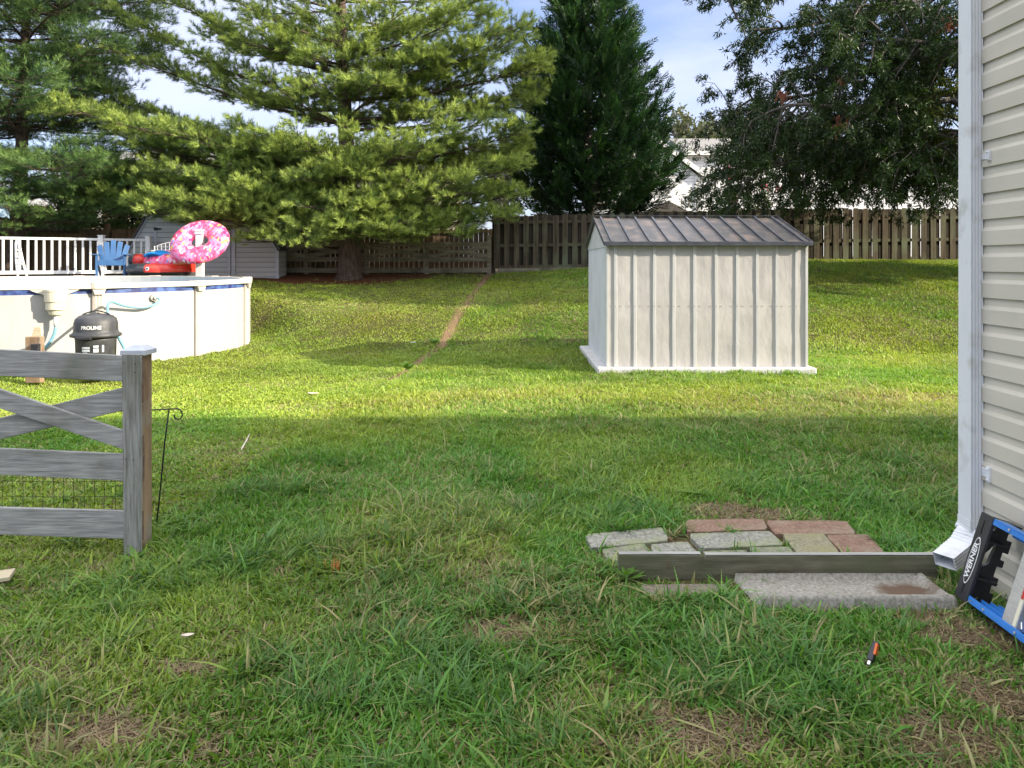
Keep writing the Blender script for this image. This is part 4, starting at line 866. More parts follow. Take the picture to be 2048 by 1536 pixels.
# blue folded float on top
mb = MB(); bc = P(322, 510, 18.05); n1, n2 = 16, 10
for i in range(n1 + 1):
    for j in range(n2 + 1):
        u = i / n1; w_ = j / n2; mb.v.append((bc.x - .32 + .66 * u, bc.y - .22 + .42 * w_ - .05 * math.sin(u * 5), bc.z - .07 + .11 * math.sin(math.pi * min(1, .15 + u)) * .8 + .04 * math.sin(w_ * 7 + u * 4) + .05 * w_ + .03 * u))
mb.f = [(j + i * (n2 + 1), j + 1 + i * (n2 + 1), j + 1 + (i + 1) * (n2 + 1), j + (i + 1) * (n2 + 1)) for i in range(n1) for j in range(n2)]
o = mb.build('deflated_float', M['teal_towel'], None, bc, smooth=True, recalc=False); s_ = o.modifiers.new('s', 'SOLIDIFY'); s_.thickness = .05; s_.offset = 1
tag(o, 'crumpled bright blue deflated float on top of the lying donut', 'pool float')
# white wire bench back
bn = thing('garden_bench', 'white wire bench with arched back behind the floats', 'bench', (P(345, 0, 18.95).x, 18.95, DZ))
by = 18.95; mb = MB(); arc = [P(309 + 74 * k / 12, 494 - 9.5 * math.sin(math.pi * k / 12), by) for k in range(13)]
mb.tube(arc, .012, 8); mb.tube([P(309, 494, by), P(383, 494, by)], .009, 6); mb.tube([P(309, 500, by), P(383, 500, by)], .009, 6)
for px in range(315, 382, 8): mb.tube([P(px, 494 - 8 * math.sin(math.pi * (px - 309) / 74), by), P(px, 530, by)], .006, 6)
for px in (309, 383): mb.tube([P(px, 492, by), (P(px, 0, by).x, by, DZ)], .013, 8)
mb.build('backrest', M['white'], bn, smooth=True)
mb = MB(); xa, xc = P(309, 0, by).x, P(383, 0, by).x
for k in range(9): mb.tube([(xa, by - .45 + k * .05, DZ + .4), (xc, by - .45 + k * .05, DZ + .4)], .007, 6)
mb.build('seat', M['white'], bn, smooth=True)
for x_ in (xa, xc): MB().tube([(x_, by - .45, DZ), (x_, by - .45, DZ + .6), (x_, by, DZ + .62)], .013, 8).build('arm', M['white'], bn, smooth=True)
# pool ladder
pl_ = thing('pool_ladder', 'white plastic pool ladder leaning over the pool edge', 'ladder', (P(45, 0, 17.2).x, 17.2, 1.1))
for (xa, ya, xb2, yb2) in ((31, 482, 36, 562), (36, 480, 56, 562)):
    MB().tube([P(xb2, yb2, 17.1), P((xa + xb2) / 2 - 1, (ya + yb2) / 2, 17.15), P(xa + 1, ya + 5, 17.2), P(xa + 2, ya, 17.25)], .028, 10).build('handrail', M['white'], pl_, smooth=True)
for k in range(5):
    t_ = k / 4; MB().bar(P(34 + 2 * t_, 500 + 55 * t_, 17.14), P(38 + 15 * t_, 500 + 55 * t_, 17.14), .07, .025).build('tread', M['white'], pl_)
# sun umbrella at the left edge
uc = Vector((P(-62, 0, 18.5).x, 18.4, DZ)); um = thing('patio_umbrella', 'pale blue patio umbrella drooping in at the left edge above the deck', 'umbrella', uc)
mb = MB(); top = Vector((uc.x, uc.y, P(0, 350, 18.4).z)); n_ = 8
for k in range(n_):
    a0, a1 = 2 * math.pi * k / n_, 2 * math.pi * (k + 1) / n_; q0, q1 = [top + Vector((.88 * math.cos(a_), .88 * math.sin(a_), -.85)) for a_ in (a0, a1)]; mid = (q0 + q1) / 2 - Vector((0, 0, -.05))
    mb.add([top, q0, mid, q1], [(0, 1, 2), (0, 2, 3)]); f0, f1 = q0 - Vector((0, 0, .16)), q1 - Vector((0, 0, .16)); fm_ = mid - Vector((0, 0, .16)); mb.add([q0, mid, fm_, f0, q1, f1], [(0, 1, 2, 3), (1, 4, 5, 2)])
o = mb.build('canopy', M['canvas'], um, recalc=False); s_ = o.modifiers.new('s', 'SOLIDIFY'); s_.thickness = .01
MB().tube([(uc.x, uc.y, DZ), (uc.x, uc.y, top.z + .06)], .022, 10).build('pole', M['white'], um)

# ------------------------------------------------------------------ barn-style garden shed behind the pool
BY = 20.3
bn_ = thing('garden_barn', 'pale grey gambrel garden shed with double door behind the pool', 'shed', (P(406, 0, BY).x, BY, 1.0))
def bp_(px, py): q_ = P(px, py, BY); return (q_.x, q_.z)
outl = [bp_(257, 572), bp_(557, 572), bp_(557, 500), bp_(520, 436), bp_(407, 385), bp_(294, 436), bp_(257, 500)]
mb = MB(); mb.prism(outl, BY, BY + .7); mb.build('wall', M['siding_barn'], bn_)
mb = MB()
for (a_, b_) in ((2, 3), (3, 4), (4, 5), (5, 6)):
    pa, pb = Vector((outl[a_][0], BY - .12, outl[a_][1])), Vector((outl[b_][0], BY - .12, outl[b_][1])); nn = Vector((pb.z - pa.z, 0, pa.x - pb.x)).normalized() * -.03
    if nn.dot(Vector((0, 0, 1))) < 0 and abs(nn.z) > .001: nn = -nn
    dr_ = (pb - pa).normalized() * .03
    mb.prism3([tuple(pa - dr_), tuple(pb + dr_), tuple(pb + dr_ + nn), tuple(pa - dr_ + nn)], (0, .85, 0))
mb.build('roof', M['shingle_dark'], bn_)
mb = MB()
for (a_, b_) in ((2, 3), (3, 4), (4, 5), (5, 6)):
    pa, pb = Vector((outl[a_][0], BY - .02, outl[a_][1])), Vector((outl[b_][0], BY - .02, outl[b_][1])); mb.bar(pa, pb, .02, .09, up=(0, 1, 0)) if False else mb.bar(pa + Vector((0, -.01, 0)), pb + Vector((0, -.01, 0)), .02, .09)
mb.build('rake_trim', M['cap'], bn_)
for (xa, xc) in ((310, 384), (387, 462)):
    q0, q1 = P(xa, 558, BY), P(xc, 452, BY); dr_ = MB().box(q0.x, q1.x, BY - .035, BY - .002, q0.z, q1.z).build('door', M['siding_barn'], bn_)
    mb = MB(); t_ = .06
    mb.box(q0.x, q0.x + t_, BY - .055, BY - .037, q0.z, q1.z); mb.box(q1.x - t_, q1.x, BY - .055, BY - .037, q0.z, q1.z)
    for zz in (q0.z, (q0.z + q1.z) / 2, q1.z - t_): mb.box(q0.x + t_, q1.x - t_, BY - .055, BY - .037, zz, zz + t_)
    mb.build('door_trim', M['cap'], dr_)
    hx = q0.x if xa == 310 else q1.x; s_ = 1 if xa == 310 else -1
    mb = MB(); hz_ = P(0, 458, BY).z; mb.prism([(hx, hz_ - .045), (hx, hz_ + .045), (hx + s_ * .20, hz_ + .01), (hx + s_ * .20, hz_ - .01)], BY - .07, BY - .057); mb.build('hinge', M['iron'], dr_)
q0, q1 = P(464, 572, BY), P(471, 445, BY); MB().box(q0.x, q1.x, BY - .04, BY - .003, q0.z, q1.z).build('corner_board', M['cap'], bn_)
q0, q1 = P(552, 572, BY), P(558, 502, BY); MB().box(q0.x, q1.x, BY - .03, BY - .002, q0.z, q1.z).build('corner_board', M['cap'], bn_)

# ------------------------------------------------------------------ back fences
rnd = random.Random(5)
FD = 21.5
def fence_top_right(px): return np.interp(px, [985, 1180, 1560, 1918, 2300], [431, 428, 417, 417, 417])
def fence_base_right(px): return np.interp(px, [985, 1180, 1600, 1918, 2300], [541, 538, 527, 520, 519])
def shadowbox(px0, px1, label, loc, kick=False):
    f = thing('board_fence', label, 'fence', loc); x0_, x1_ = P(px0, 0, FD).x, P(px1, 0, FD).x
    pitch = .272; n_ = int((x1_ - x0_) / pitch) + 1
    mbf, mbb = MB(), MB()
    def zt_(x): px = 1024 + x * F / FD; return P(0, float(fence_top_right(px)), FD).z
    def zb_(x): px = 1024 + x * F / FD; return P(0, float(fence_base_right(px)), FD).z
    for side, mbx in ((0, mbf), (1, mbb)):
        for i in range(n_):
            x = x0_ + pitch * (i + .43 * side) + rnd.uniform(-.012, .012); w_ = .155 + .036 * side + rnd.uniform(-.008, .01); y_ = FD + side * .085
            if x + w_ > x1_: continue
            t_ = zt_(x) + rnd.uniform(-.025, .02); b_ = zb_(x) + .03 + rnd.uniform(-.01, .015); tl = rnd.uniform(-.008, .008)
            mbx.prism([(x, b_), (x + w_, b_), (x + w_ + tl, t_ - .035), (x + w_ - .03 + tl, t_), (x + .03 + tl, t_), (x + tl, t_ - .035)], y_, y_ + .018)
    mbf.build('front_boards', M['fence_far'], f); mbb.build('back_boards', M['fence_gap_shade'], f)
    for fr_ in (.06, .45, .87):
        mb = MB()
        a_ = Vector((x0_, FD + .0515, zb_(x0_) + (zt_(x0_) - zb_(x0_)) * fr_)); b_ = Vector((x1_, FD + .0405, zb_(x1_) + (zt_(x1_) - zb_(x1_)) * fr_)); mb.bar(a_, b_, .06, .085); mb.build('rail', M['fence_far'], f)
    x = x0_
    while x < x1_:
        MB().box(x - .055, x + .035, FD + .108, FD + .2, zb_(x) - .3, zt_(x) + .02).build('post', M['fence_far'], f); x += 2.4
    if kick:
        mb = MB(); mb.bar((x0_ + .1, FD - .03, zb_(x0_) + .0), (x1_, FD - .03, zb_(x1_) + .0), .03, .12); mb.build('kickboard', M['rail_far'], f)
    return f
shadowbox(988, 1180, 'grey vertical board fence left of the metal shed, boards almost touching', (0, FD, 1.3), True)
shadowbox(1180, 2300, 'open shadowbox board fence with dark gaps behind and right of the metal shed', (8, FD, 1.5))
MB_ = MB(); a_ = P(975, 545, FD - .1); b_ = P(984, 475, FD - .1)
# crossbuck fence section
cf = thing('crossbuck_fence', 'low paddock fence with crossed rails below the pine tree', 'fence', (P(780, 0, FD).x, FD, 1.2))
posts_px = [563, 605, 733, 853, 978]; topy = [487, 487, 485, 484, 476]
posts_px = [480, 612, 733, 853, 978]
for i, px in enumerate(posts_px):
    c_ = P(px, 0, FD - .25); MB().box(c_.x - .06, c_.x + .06, FD - .3, FD - .19, .8, P(0, 470 if i == 4 else 486, FD - .25).z).build('post', M['rail_far'], cf, bevel=.008)
for i in range(4):
    xa, xc = posts_px[i], posts_px[i + 1]
    for py in (488, 518, 540): MB().bar(P(xa, py + 1, FD - .32), P(xc, py, FD - .32), .025, .13).build('rail', M['rail_far'], cf)
    MB().bar(P(xa, 512, FD - .33), P(xc, 494, FD - .33), .02, .11).build('cross_brace', M['rail_far'], cf); MB().bar(P(xa, 494, FD - .36), P(xc, 512, FD - .36), .02, .11).build('cross_brace', M['rail_far'], cf)
# stockade behind
stf = thing('stockade_fence', 'brown stockade fence running behind the pine and the barn shed', 'fence', (-7, FD + .55, 1.1))
x = P(-160, 0, 22).x; xe = P(985, 0, 22).x; mb = MB()
while x < xe:
    w_ = .135 + rnd.uniform(-.005, .005); t_ = P(0, 455, 22).z + rnd.uniform(-.02, .02) + .05 * math.sin(x * .6); mb.prism([(x, .9), (x + w_, .9), (x + w_, t_ - .03), (x + w_ / 2, t_), (x, t_ - .03)], FD + .5, FD + .518); x += w_ + .006
mb.build('boards', M['fence_left'], stf)
for zz in (1.25, 2.0, 2.36): MB().box(P(-160, 0, 22).x, xe, FD + .445, FD + .485, zz, zz + .09).build('rail', M['fence_left'], stf)
x = P(58, 0, 22).x - 4.6
while x < xe: MB().box(x - .06, x + .06, FD + .33, FD + .44, .8, 2.62 ).build('post', M['fence_left'], stf); x += 2.3

# ------------------------------------------------------------------ trees
def leaf_quads(pos, dr, nrm, ln, wd, col):
    pos, dr, nrm = map(np.asarray, (pos, dr, nrm)); dr = dr / np.linalg.norm(dr, axis=1, keepdims=True)
    sd_ = np.cross(dr, nrm); sd_ /= (np.linalg.norm(sd_, axis=1, keepdims=True) + 1e-9)
    ln = np.asarray(ln)[:, None]; wd = np.asarray(wd)[:, None]; n_ = len(pos)
    V_ = np.stack([pos, pos + dr * ln * .45 + sd_ * wd * .5, pos + dr * ln, pos + dr * ln * .45 - sd_ * wd * .5], 1).reshape(-1, 3)
    return V_, np.arange(4 * n_).reshape(-1, 4), np.repeat(col, 4, 0)
def needle_tris(p, t, rs, nper, ln, wd, shoot, col_a, col_b, spread=.95, tip=None):
    n_ = len(p); idx = np.repeat(np.arange(n_), nper); s_ = rs.rand(len(idx)); P_ = p[idx] + t[idx] * (s_ * shoot)[:, None]
    rv = rs.randn(len(idx), 3); T = t[idx]; rv -= T * (rv * T).sum(1, keepdims=True); rv /= np.linalg.norm(rv, axis=1, keepdims=True)
    D = T * (.75 + .3 * s_)[:, None] + rv * spread * (1.05 - .35 * s_)[:, None]; D[:, 2] += .08; D /= np.linalg.norm(D, axis=1, keepdims=True)
    L_ = ln * (.7 + .5 * rs.rand(len(idx))); sd_ = np.cross(D, rs.randn(len(idx), 3)); sd_ /= np.linalg.norm(sd_, axis=1, keepdims=True)
    w_ = wd * (.8 + .4 * rs.rand(len(idx)))
    V_ = np.stack([P_ - sd_ * w_[:, None] / 2, P_ + sd_ * w_[:, None] / 2, P_ + D * L_[:, None]], 1).reshape(-1, 3)
    k = (np.clip(.15 + .85 * tip + .25 * rs.randn(n_), 0, 1)[idx] * .8 + .2 * rs.rand(len(idx)))[:, None]; c = col_a * (1 - k) + col_b * k  # tips pale as new growth; inner shoots darkened to stand in for shade
    return V_, np.arange(3 * len(idx)).reshape(-1, 3), np.repeat(c, 3, 0)
def grow_branch(start, dirv, L_, rise, sag, rs, limbs, shoots, r0=.05, fan=.34, step=.21, inner=.14, tuft=.095, vert=.25, tip_up=.42, lmax=1.0):
    n_ = 12; pts = []
    side = Vector((-dirv.y, dirv.x, 0)); wob = rs.randn() * .06
    for i in range(n_ + 1):
        s_ = i / n_; pts.append(start + dirv * (L_ * s_) + side * (L_ * wob * math.sin(s_ * 3)) + Vector((0, 0, rise * s_ - sag * math.sin(math.pi * s_ * .9))))
    limbs.append((pts, [max(.008, r0 * (1 - s_ * .9 / n_)) for s_ in range(n_ + 1)]))
    s_ = inner; sg = 1
    while s_ < 1.0:
        f = s_ * n_; i = min(int(f), n_ - 1); p = pts[i].lerp(pts[i + 1], f - i)
        l2 = L_ * fan * (.45 + .9 * math.sin(math.pi * min(1, s_ * .8 + .12))) * (.7 + .6 * rs.rand()) * (1 - .45 * s_ ** 4)
        l2 = min(l2, lmax); ang = R(38 + 30 * (1 - s_) + 14 * rs.randn()) * sg
        d2 = (dirv * math.cos(ang) + side * math.sin(ang) + Vector((0, 0, vert * (.2 + rs.randn() * .5)))).normalized()
        m_ = max(3, int(l2 / .22)); q_ = [p + d2 * (l2 * k / m_) + Vector((0, 0, .10 * l2 * (k / m_) ** 2 * tip_up * 3)) for k in range(m_ + 1)]
        limbs.append((q_, [max(.004, r0 * .28 * (1 - k / (m_ + 1))) for k in range(m_ + 1)]))
        d = .25 * l2
        while d < l2 + .01:
            f2 = d / l2 * m_; i2 = min(int(f2), m_ - 1); pp2 = q_[i2].lerp(q_[i2 + 1], f2 - i2)
            for s3 in (-1, 1):
                if rs.rand() < .12: continue
                a3 = R(50 + 18 * rs.randn()) * s3; sd2 = Vector((-d2.y, d2.x, 0)); d3 = (d2 * math.cos(a3) + sd2 * math.sin(a3) + Vector((0, 0, tip_up + .28 * rs.randn()))).normalized()
                l3 = (.10 + .34 * (1 - d / l2)) * (.6 + .8 * rs.rand())
                shoots.append((*(pp2 + d3 * l3), *d3, d / l2))
                if l3 > .17: shoots.append((*(pp2 + d3 * l3 * .45), *d3, .5 * d / l2))
            if rs.rand() < .55: d4 = (d2 * .5 + Vector((rs.randn() * .3, rs.randn() * .3, 1))).normalized(); shoots.append((*(pp2 + d4 * (.05 + .12 * rs.rand())), *d4, .3 + .7 * d / l2))
            d += tuft
        shoots.append((*q_[-1], *(d2 + Vector((0, 0, tip_up))).normalized(), 1.0))
        s_ += step / L_; sg = -sg
    shoots.append((*pts[-1], *dirv, 1.0))
def finish_conifer(root, trunk, limbs, shoots, rs, nper, ln, wd, ca, cb, shoot=.13, bark='bark', spread=.95):
    mb = MB(); mb.tube(trunk[0], trunk[1], 18); mb.build('trunk', M[bark], root, smooth=True)
    mb = MB()
    for pts, rr in limbs: mb.tube(pts, rr, 5 if rr[0] < .02 else 8, cap=False)
    mb.build('limbs', M[bark], root, smooth=True, recalc=False)
    sh_ = np.array(shoots)
    nn = .5 * vnoise(sh_[:, 0] + .6 * sh_[:, 1], sh_[:, 2] * 1.5 + .4 * sh_[:, 1], 1.9, 90) + .5 * vnoise(sh_[:, 1] - .3 * sh_[:, 2], sh_[:, 0] * .8 + sh_[:, 2], 2.1, 93)
    keep = rs.rand(len(sh_)) < .25 + .9 * sstep(.28, .46, nn); sh_[:, 2] += .34 * (nn - .45); sh_ = sh_[keep]
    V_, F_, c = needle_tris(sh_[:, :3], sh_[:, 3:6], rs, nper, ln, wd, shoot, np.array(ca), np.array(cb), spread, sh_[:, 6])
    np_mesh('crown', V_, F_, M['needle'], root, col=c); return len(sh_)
def curve_trunk(x, y, z0, z1, r0, r1, rs, lean=(0, 0), flare=1.5):
    n_ = 16; pts, rr = [], []
    for i in range(n_ + 1):
        s_ = i / n_; pts.append(Vector((x + lean[0] * s_ + .06 * math.sin(s_ * 7), y + lean[1] * s_ + .05 * math.sin(s_ * 5 + 1), z0 + (z1 - z0) * s_ ** 1.3)))
        rr.append((r0 * (1 - s_) + r1 * s_) * (1 + (flare - 1) * math.exp(-s_ * 30)))
    return pts, rr
def at_trunk(tr, z):
    for a_, b_ in zip(tr[0], tr[0][1:]):
        if a_.z <= z <= b_.z: return a_.lerp(b_, (z - a_.z) / (b_.z - a_.z))
    return tr[0][-1].copy()

# the big white pine
rs = np.random.RandomState(21)
TX, TY = P(697, 0, 20.2).x, 20.2; tz = gzf(TX, TY)
pine = thing('pine_tree', 'large white pine with bright layered boughs and straw around its trunk', 'tree', (TX, TY, tz), 'white pines in the back yard')
tr = curve_trunk(TX, TY, tz - .25, 13.5, .30, .05, rs, lean=(-.2, 0), flare=1.9); limbs, shoots = [], []
targets = [ # trunk px height, tip px, tip depth
 (330, 140, 215, 16.6), (345, 250, 262, 15.6), (200, 1085, 120, 20), (160, 1070, 60, 20), (240, 1070, 180, 20.5), (420, 330, 405, 16), (430, 300, 418, 16), (420, 440, 425, 16), (410, 470, 395, 16), (440, 500, 480, 15.6), (445, 570, 490, 15), (440, 620, 465, 14.8), (450, 660, 490, 15.4), (445, 780, 480, 15.6), (445, 850, 470, 16.4), (430, 930, 450, 17), (360, 600, 350, 14.8), (320, 480, 255, 15), (330, 760, 260, 15), (380, 860, 350, 15.4), (380, 500, 350, 15.2), (330, 300, 300, 21.5), (340, 210, 335, 20.2), (320, 390, 290, 22), (370, 260, 375, 20.2), (380, 180, 400, 20), (340, 430, 330, 22), (300, 250, 240, 20.5), (400, 230, 430, 20.5), (380, 340, 400, 21.5), (250, 520, 140, 15.6), (250, 610, 110, 15.9), (235, 720, 95, 15.8), (240, 860, 110, 16.2), (300, 880, 215, 15.6),
 (330, 1060, 262, 18.0), (350, 1040, 330, 17.0), (335, 960, 240, 16.5), (350, 850, 290, 15.0), (350, 790, 300, 14.9), (345, 700, 330, 14.6), (345, 590, 262, 14.9), (350, 500, 300, 15.0), (360, 400, 250, 15.6),
 (160, 690, 60, 15.2), (130, 640, 110, 15), (200, 760, 160, 14.8), (190, 650, 165, 15), (430, 690, 400, 14.8), (425, 700, 450, 15), (370, 680, 345, 14.8), (420, 800, 440, 15), (400, 340, 350, 15.4), (410, 320, 435, 15.4), (400, 420, 360, 14.8), (420, 450, 440, 14.6), (430, 540, 470, 14.6), (425, 620, 410, 14.6), (440, 740, 468, 15.0), (400, 760, 400, 15.2),
 (400, 1045, 385, 17.6), (420, 1000, 435, 17.2), (430, 930, 470, 17.0), (440, 830, 490, 18.0), (390, 940, 380, 15.8), (440, 380, 470, 16.0),
 (360, 230, 395, 19.5), (330, 290, 205, 20.2), (250, 215, 90, 19.5), (200, 260, 20, 19.5), (150, 330, -10, 18.0), (300, 320, 310, 20.5), (390, 170, 330, 20.0),
 (200, 1080, 130, 19.5), (160, 1060, 45, 19.0), (260, 1065, 200, 20.5), (120, 950, 20, 17.0), (130, 840, 0, 16.5), (110, 620, 10, 16.2), (140, 500, 40, 16.2), (130, 420, 60, 16.8), (180, 1000, 90, 17.2), (60, 700, -60, 16.4),
 (90, 380, -60, 17.5), (60, 1050, -40, 18.5), (380, 1050, 290, 20.5), (300, 1010, 300, 21.5), (420, 900, 420, 22), (400, 520, 390, 22.5), (330, 560, 300, 23.0), (250, 900, 190, 22.5), (220, 500, 170, 23), (150, 800, 80, 23), (150, 480, 60, 22.5), (450, 640, 440, 22.5), (430, 760, 430, 22.5), (440, 560, 420, 22.3), (380, 420, 350, 22), (350, 900, 320, 22.4), (330, 780, 300, 23), (250, 700, 230, 23), (400, 980, 380, 21.5), (200, 620, 150, 23), (100, 560, 30, 22.5), (100, 860, 30, 22.5), (410, 460, 410, 21.5)]
for (ty_, px, py, d_) in targets:
    d_ = 18.2 + (d_ - 14.6) * .42 if d_ < 19 else d_ + .5
    if px > 1020: px -= 25
    if px < 560 and py > 240: d_ = max(d_, 19.4)
    if px < 480 and py > 425: py = py - 25
    z_ = P(0, ty_, 20.2).z; st = at_trunk(tr, z_); tip = P(px, py, d_); dv = tip - st; L_ = math.hypot(dv.x, dv.y); dirv = Vector((dv.x / L_, dv.y / L_, 0))
    grow_branch(st, dirv, L_, dv.z, .10 * L_ * (.3 + rs.rand() * .6), rs, limbs, shoots, r0=.055 if L_ > 4 else .04)
z_ = 8.2
while z_ < 13.2:
    Rr = 4.6 * (1 - (z_ - 8) / 6.5) + .4
    for k in range(6):
        az = rs.rand() * .7 + k * 1.047; L_ = Rr * (.75 + .4 * rs.rand()); grow_branch(at_trunk(tr, z_ + rs.randn() * .1), Vector((math.cos(az), math.sin(az), 0)), L_, .2 * L_, .02 * L_, rs, limbs, shoots, r0=.04, step=.3, tuft=.2)
    z_ += .75
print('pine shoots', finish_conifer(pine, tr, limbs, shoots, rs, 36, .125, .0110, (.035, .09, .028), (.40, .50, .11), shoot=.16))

# left pine, softer and darker
rs = np.random.RandomState(5)
def simple_pine(x, y, ztop, Rmax, label, rs, ca, cb, zlow, lean, gap=.62, nb=7, nper=18, sparse=1.0, keepx=None):
    z0 = gzf(x, y); root = thing('pine_tree', label, 'tree', (x, y, z0), 'white pines in the back yard'); tr = curve_trunk(x, y, z0 - .2, ztop, .22, .04, rs, lean=lean); limbs, shoots = [], []
    z_ = zlow
    while z_ < ztop - .3:
        Rr = Rmax * (1 - .45 * ((z_ - zlow) / (ztop - zlow)) ** 1.3)
        for k in range(nb):
            az = rs.rand() * .8 + k * 2 * math.pi / nb; L_ = Rr * (.7 + .45 * rs.rand()); grow_branch(at_trunk(tr, z_ + rs.randn() * .15), Vector((math.cos(az), math.sin(az), 0)), L_, (.03 + .14 * rs.rand() + .12 * (z_ - zlow) / (ztop - zlow)) * L_, .04 * L_, rs, limbs, shoots, r0=.04, step=.26 * sparse, tuft=.16 * sparse)
        z_ += gap * (.8 + .5 * rs.rand())
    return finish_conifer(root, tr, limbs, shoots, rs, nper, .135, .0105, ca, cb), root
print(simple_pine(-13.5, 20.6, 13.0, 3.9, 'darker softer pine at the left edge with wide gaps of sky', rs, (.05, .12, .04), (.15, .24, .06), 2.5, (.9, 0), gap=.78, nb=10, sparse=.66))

# leyland cypress behind the fence
rs = np.random.RandomState(8)
CXx, CYy = P(1178, 0, 23.2).x, 23.4
cyp = thing('cypress_tree', 'dark feathery cypress standing behind the fence beside the metal shed', 'tree', (CXx, CYy, 1.4))
tr = curve_trunk(CXx, CYy, 1.2, 12.2, .2, .03, rs); pos, dr, nr, ln, wd, co = [], [], [], [], [], []; limbs = []
zz = 2.5; k = 0
while zz < 12.0:
    f = (zz - 2.5) / 9.5; Rr = 2.65 * (1 - f) ** .95 * (1.0 if f > .1 else .85 + f * 1.5) + .15
    k += 1; az = k * 2.39996 + rs.randn() * .15; L_ = Rr * (.66 + .52 * rs.rand()) ; dv = Vector((math.cos(az), math.sin(az), 0)); st = at_trunk(tr, zz); n_ = 8
    up = .38 + .25 * rs.rand(); pts = [st + dv * (L_ * i / n_) + Vector((0, 0, L_ * (up * (i / n_) ** 1.5 - .10 * math.sin(3.1 * i / n_)))) for i in range(n_ + 1)]
    limbs.append((pts, [.022 * (1 - .9 * i / n_) + .003 for i in range(n_ + 1)]))
    ns_ = int(12 + 12 * L_)
    for q_ in range(ns_):
        s_ = .22 + .78 * rs.rand() ** .7; i = min(int(s_ * n_), n_ - 1); p = pts[i].lerp(pts[i + 1], s_ * n_ - i); tg = (pts[i + 1] - pts[i]).normalized()
        sd = Vector(rs.randn(3)); sd -= tg * sd.dot(tg); sd.normalize(); d2 = (tg * .9 + sd * (.75 if s_ < .9 else .25) + Vector((0, 0, .12))).normalized(); SL = (.26 + .32 * rs.rand()) * (.8 + .3 * s_)
        pn = d2.cross(Vector(rs.randn(3))).normalized(); sw = d2.cross(pn)
        cbase = np.array([.019, .050, .016]) * (.7 + .8 * rs.rand()) + (np.array([.02, .045, .006]) if rs.rand() < .3 else 0)
        m_ = 9
        for j in range(m_):
            u = (j + .5) / m_; bp2 = p + d2 * (SL * u) + Vector((0, 0, -.10 * SL * u * u)); 
            for s3 in (-1, 1):
                dd = (d2 * .8 + sw * s3 * .62 + Vector(rs.randn(3)) * .12); pos.append(bp2); dr.append(dd); nr.append(pn + Vector(rs.randn(3)) * .3); ln.append(SL * (.34 - .2 * u) * (1 + .3 * rs.rand())); wd.append(.032); co.append(cbase)
        pos.append(p + d2 * SL * .8); dr.append(d2); nr.append(pn); ln.append(SL * .35); wd.append(.02); co.append(cbase * 1.3)
    zz += .021 if f < .6 else .03
MB().tube(tr[0], tr[1], 12).build('trunk', M['bark_grey'], cyp, smooth=True)
mb = MB(); [mb.tube(a_, b_, 5, cap=False) for a_, b_ in limbs]; mb.build('limbs', M['bark_grey'], cyp, smooth=True, recalc=False)
V_, F_, c = leaf_quads(pos, dr, nr, ln, wd, np.array(co)); np_mesh('crown', V_, F_, M['leaf'], cyp, col=c); print('cyp', len(pos))

# broadleaf generator
def broad(root, limbs_spec, rs, depth_spec, leaf_len, leaf_w, per, cols, mat_bark='bark_grey', mat_leaf='leaf', droop=.0, extra=None):
    """limbs_spec: (pts, r0); depth_spec: list of (spacing, length, spread, up)"""
    segs = []; twigs = []
    def walk(pts, r0, level):
        segs.append((pts, [max(.003, r0 * (1 - .85 * i / (len(pts) - 1))) for i in range(len(pts))]))
        if level >= len(depth_spec):
            for i in range(1, len(pts)): twigs.append((pts[i], (pts[i] - pts[i - 1]).normalized()))
            return
        sp_, ln_, spr, up = depth_spec[level]; tot = sum((b_ - a_).length for a_, b_ in zip(pts, pts[1:])); d = tot * (.22 if level == 0 else .15)
        while d <= tot:
            f = d / tot * (len(pts) - 1); i = min(int(f), len(pts) - 2); p = pts[i].lerp(pts[i + 1], f - i); tg = (pts[i + 1] - pts[i]).normalized()
            sd = Vector(rs.randn(3)); sd.z *= .7; sd -= tg * sd.dot(tg); sd.normalize(); dv = (tg * (1 - spr) + sd * spr + Vector((0, 0, up))).normalized()
            L_ = ln_ * (.55 + .8 * rs.rand()) * (1.1 - .5 * d / tot); n_ = 4 if level < len(depth_spec) - 1 else 3; q_ = [p]; 
            for k in range(n_):
                dv = (dv + Vector(rs.randn(3)) * .16 + Vector((0, 0, -droop * (k + 1) * .5))).normalized(); q_.append(q_[-1] + dv * (L_ / n_))
            walk(q_, r0 * .30, level + 1); d += sp_ * (.7 + .6 * rs.rand())
    for pts, r0 in limbs_spec: walk([Vector(p) for p in pts], r0, 0)
    mb = MB()
    for pts, rr in segs: mb.tube(pts, rr, 4 if rr[0] < .012 else 7, cap=False)
    mb.build('limbs', M[mat_bark], root, smooth=True, recalc=False)
    tp = np.array([[*p, *d] for p, d in twigs]); idx = np.repeat(np.arange(len(tp)), per); n_ = len(idx)
    p = tp[idx, :3] + rs.randn(n_, 3) * leaf_len * .35; d = tp[idx, 3:] * .7 + rs.randn(n_, 3) * .7; d[:, 2] -= droop
    nr = rs.randn(n_, 3) * .7; nr[:, 2] += 1.0
    tint = rs.rand(len(tp))[idx][:, None]; c = np.array(cols[0]) * (1 - tint) + np.array(cols[1]) * tint; c = c * (.75 + .5 * rs.rand(n_))[:, None]
    if len(cols) > 2: m2 = extra(p)[:, None]; c = c * (1 - m2) + np.array(cols[2]) * m2
    V_, F_, c4 = leaf_quads(p, d, nr, leaf_len * (.7 + .5 * rs.rand(n_)), np.full(n_, leaf_w), c); np_mesh('crown', V_, F_, M[mat_leaf], root, col=c4)
    print(root.name, 'leaves', n_); return twigs

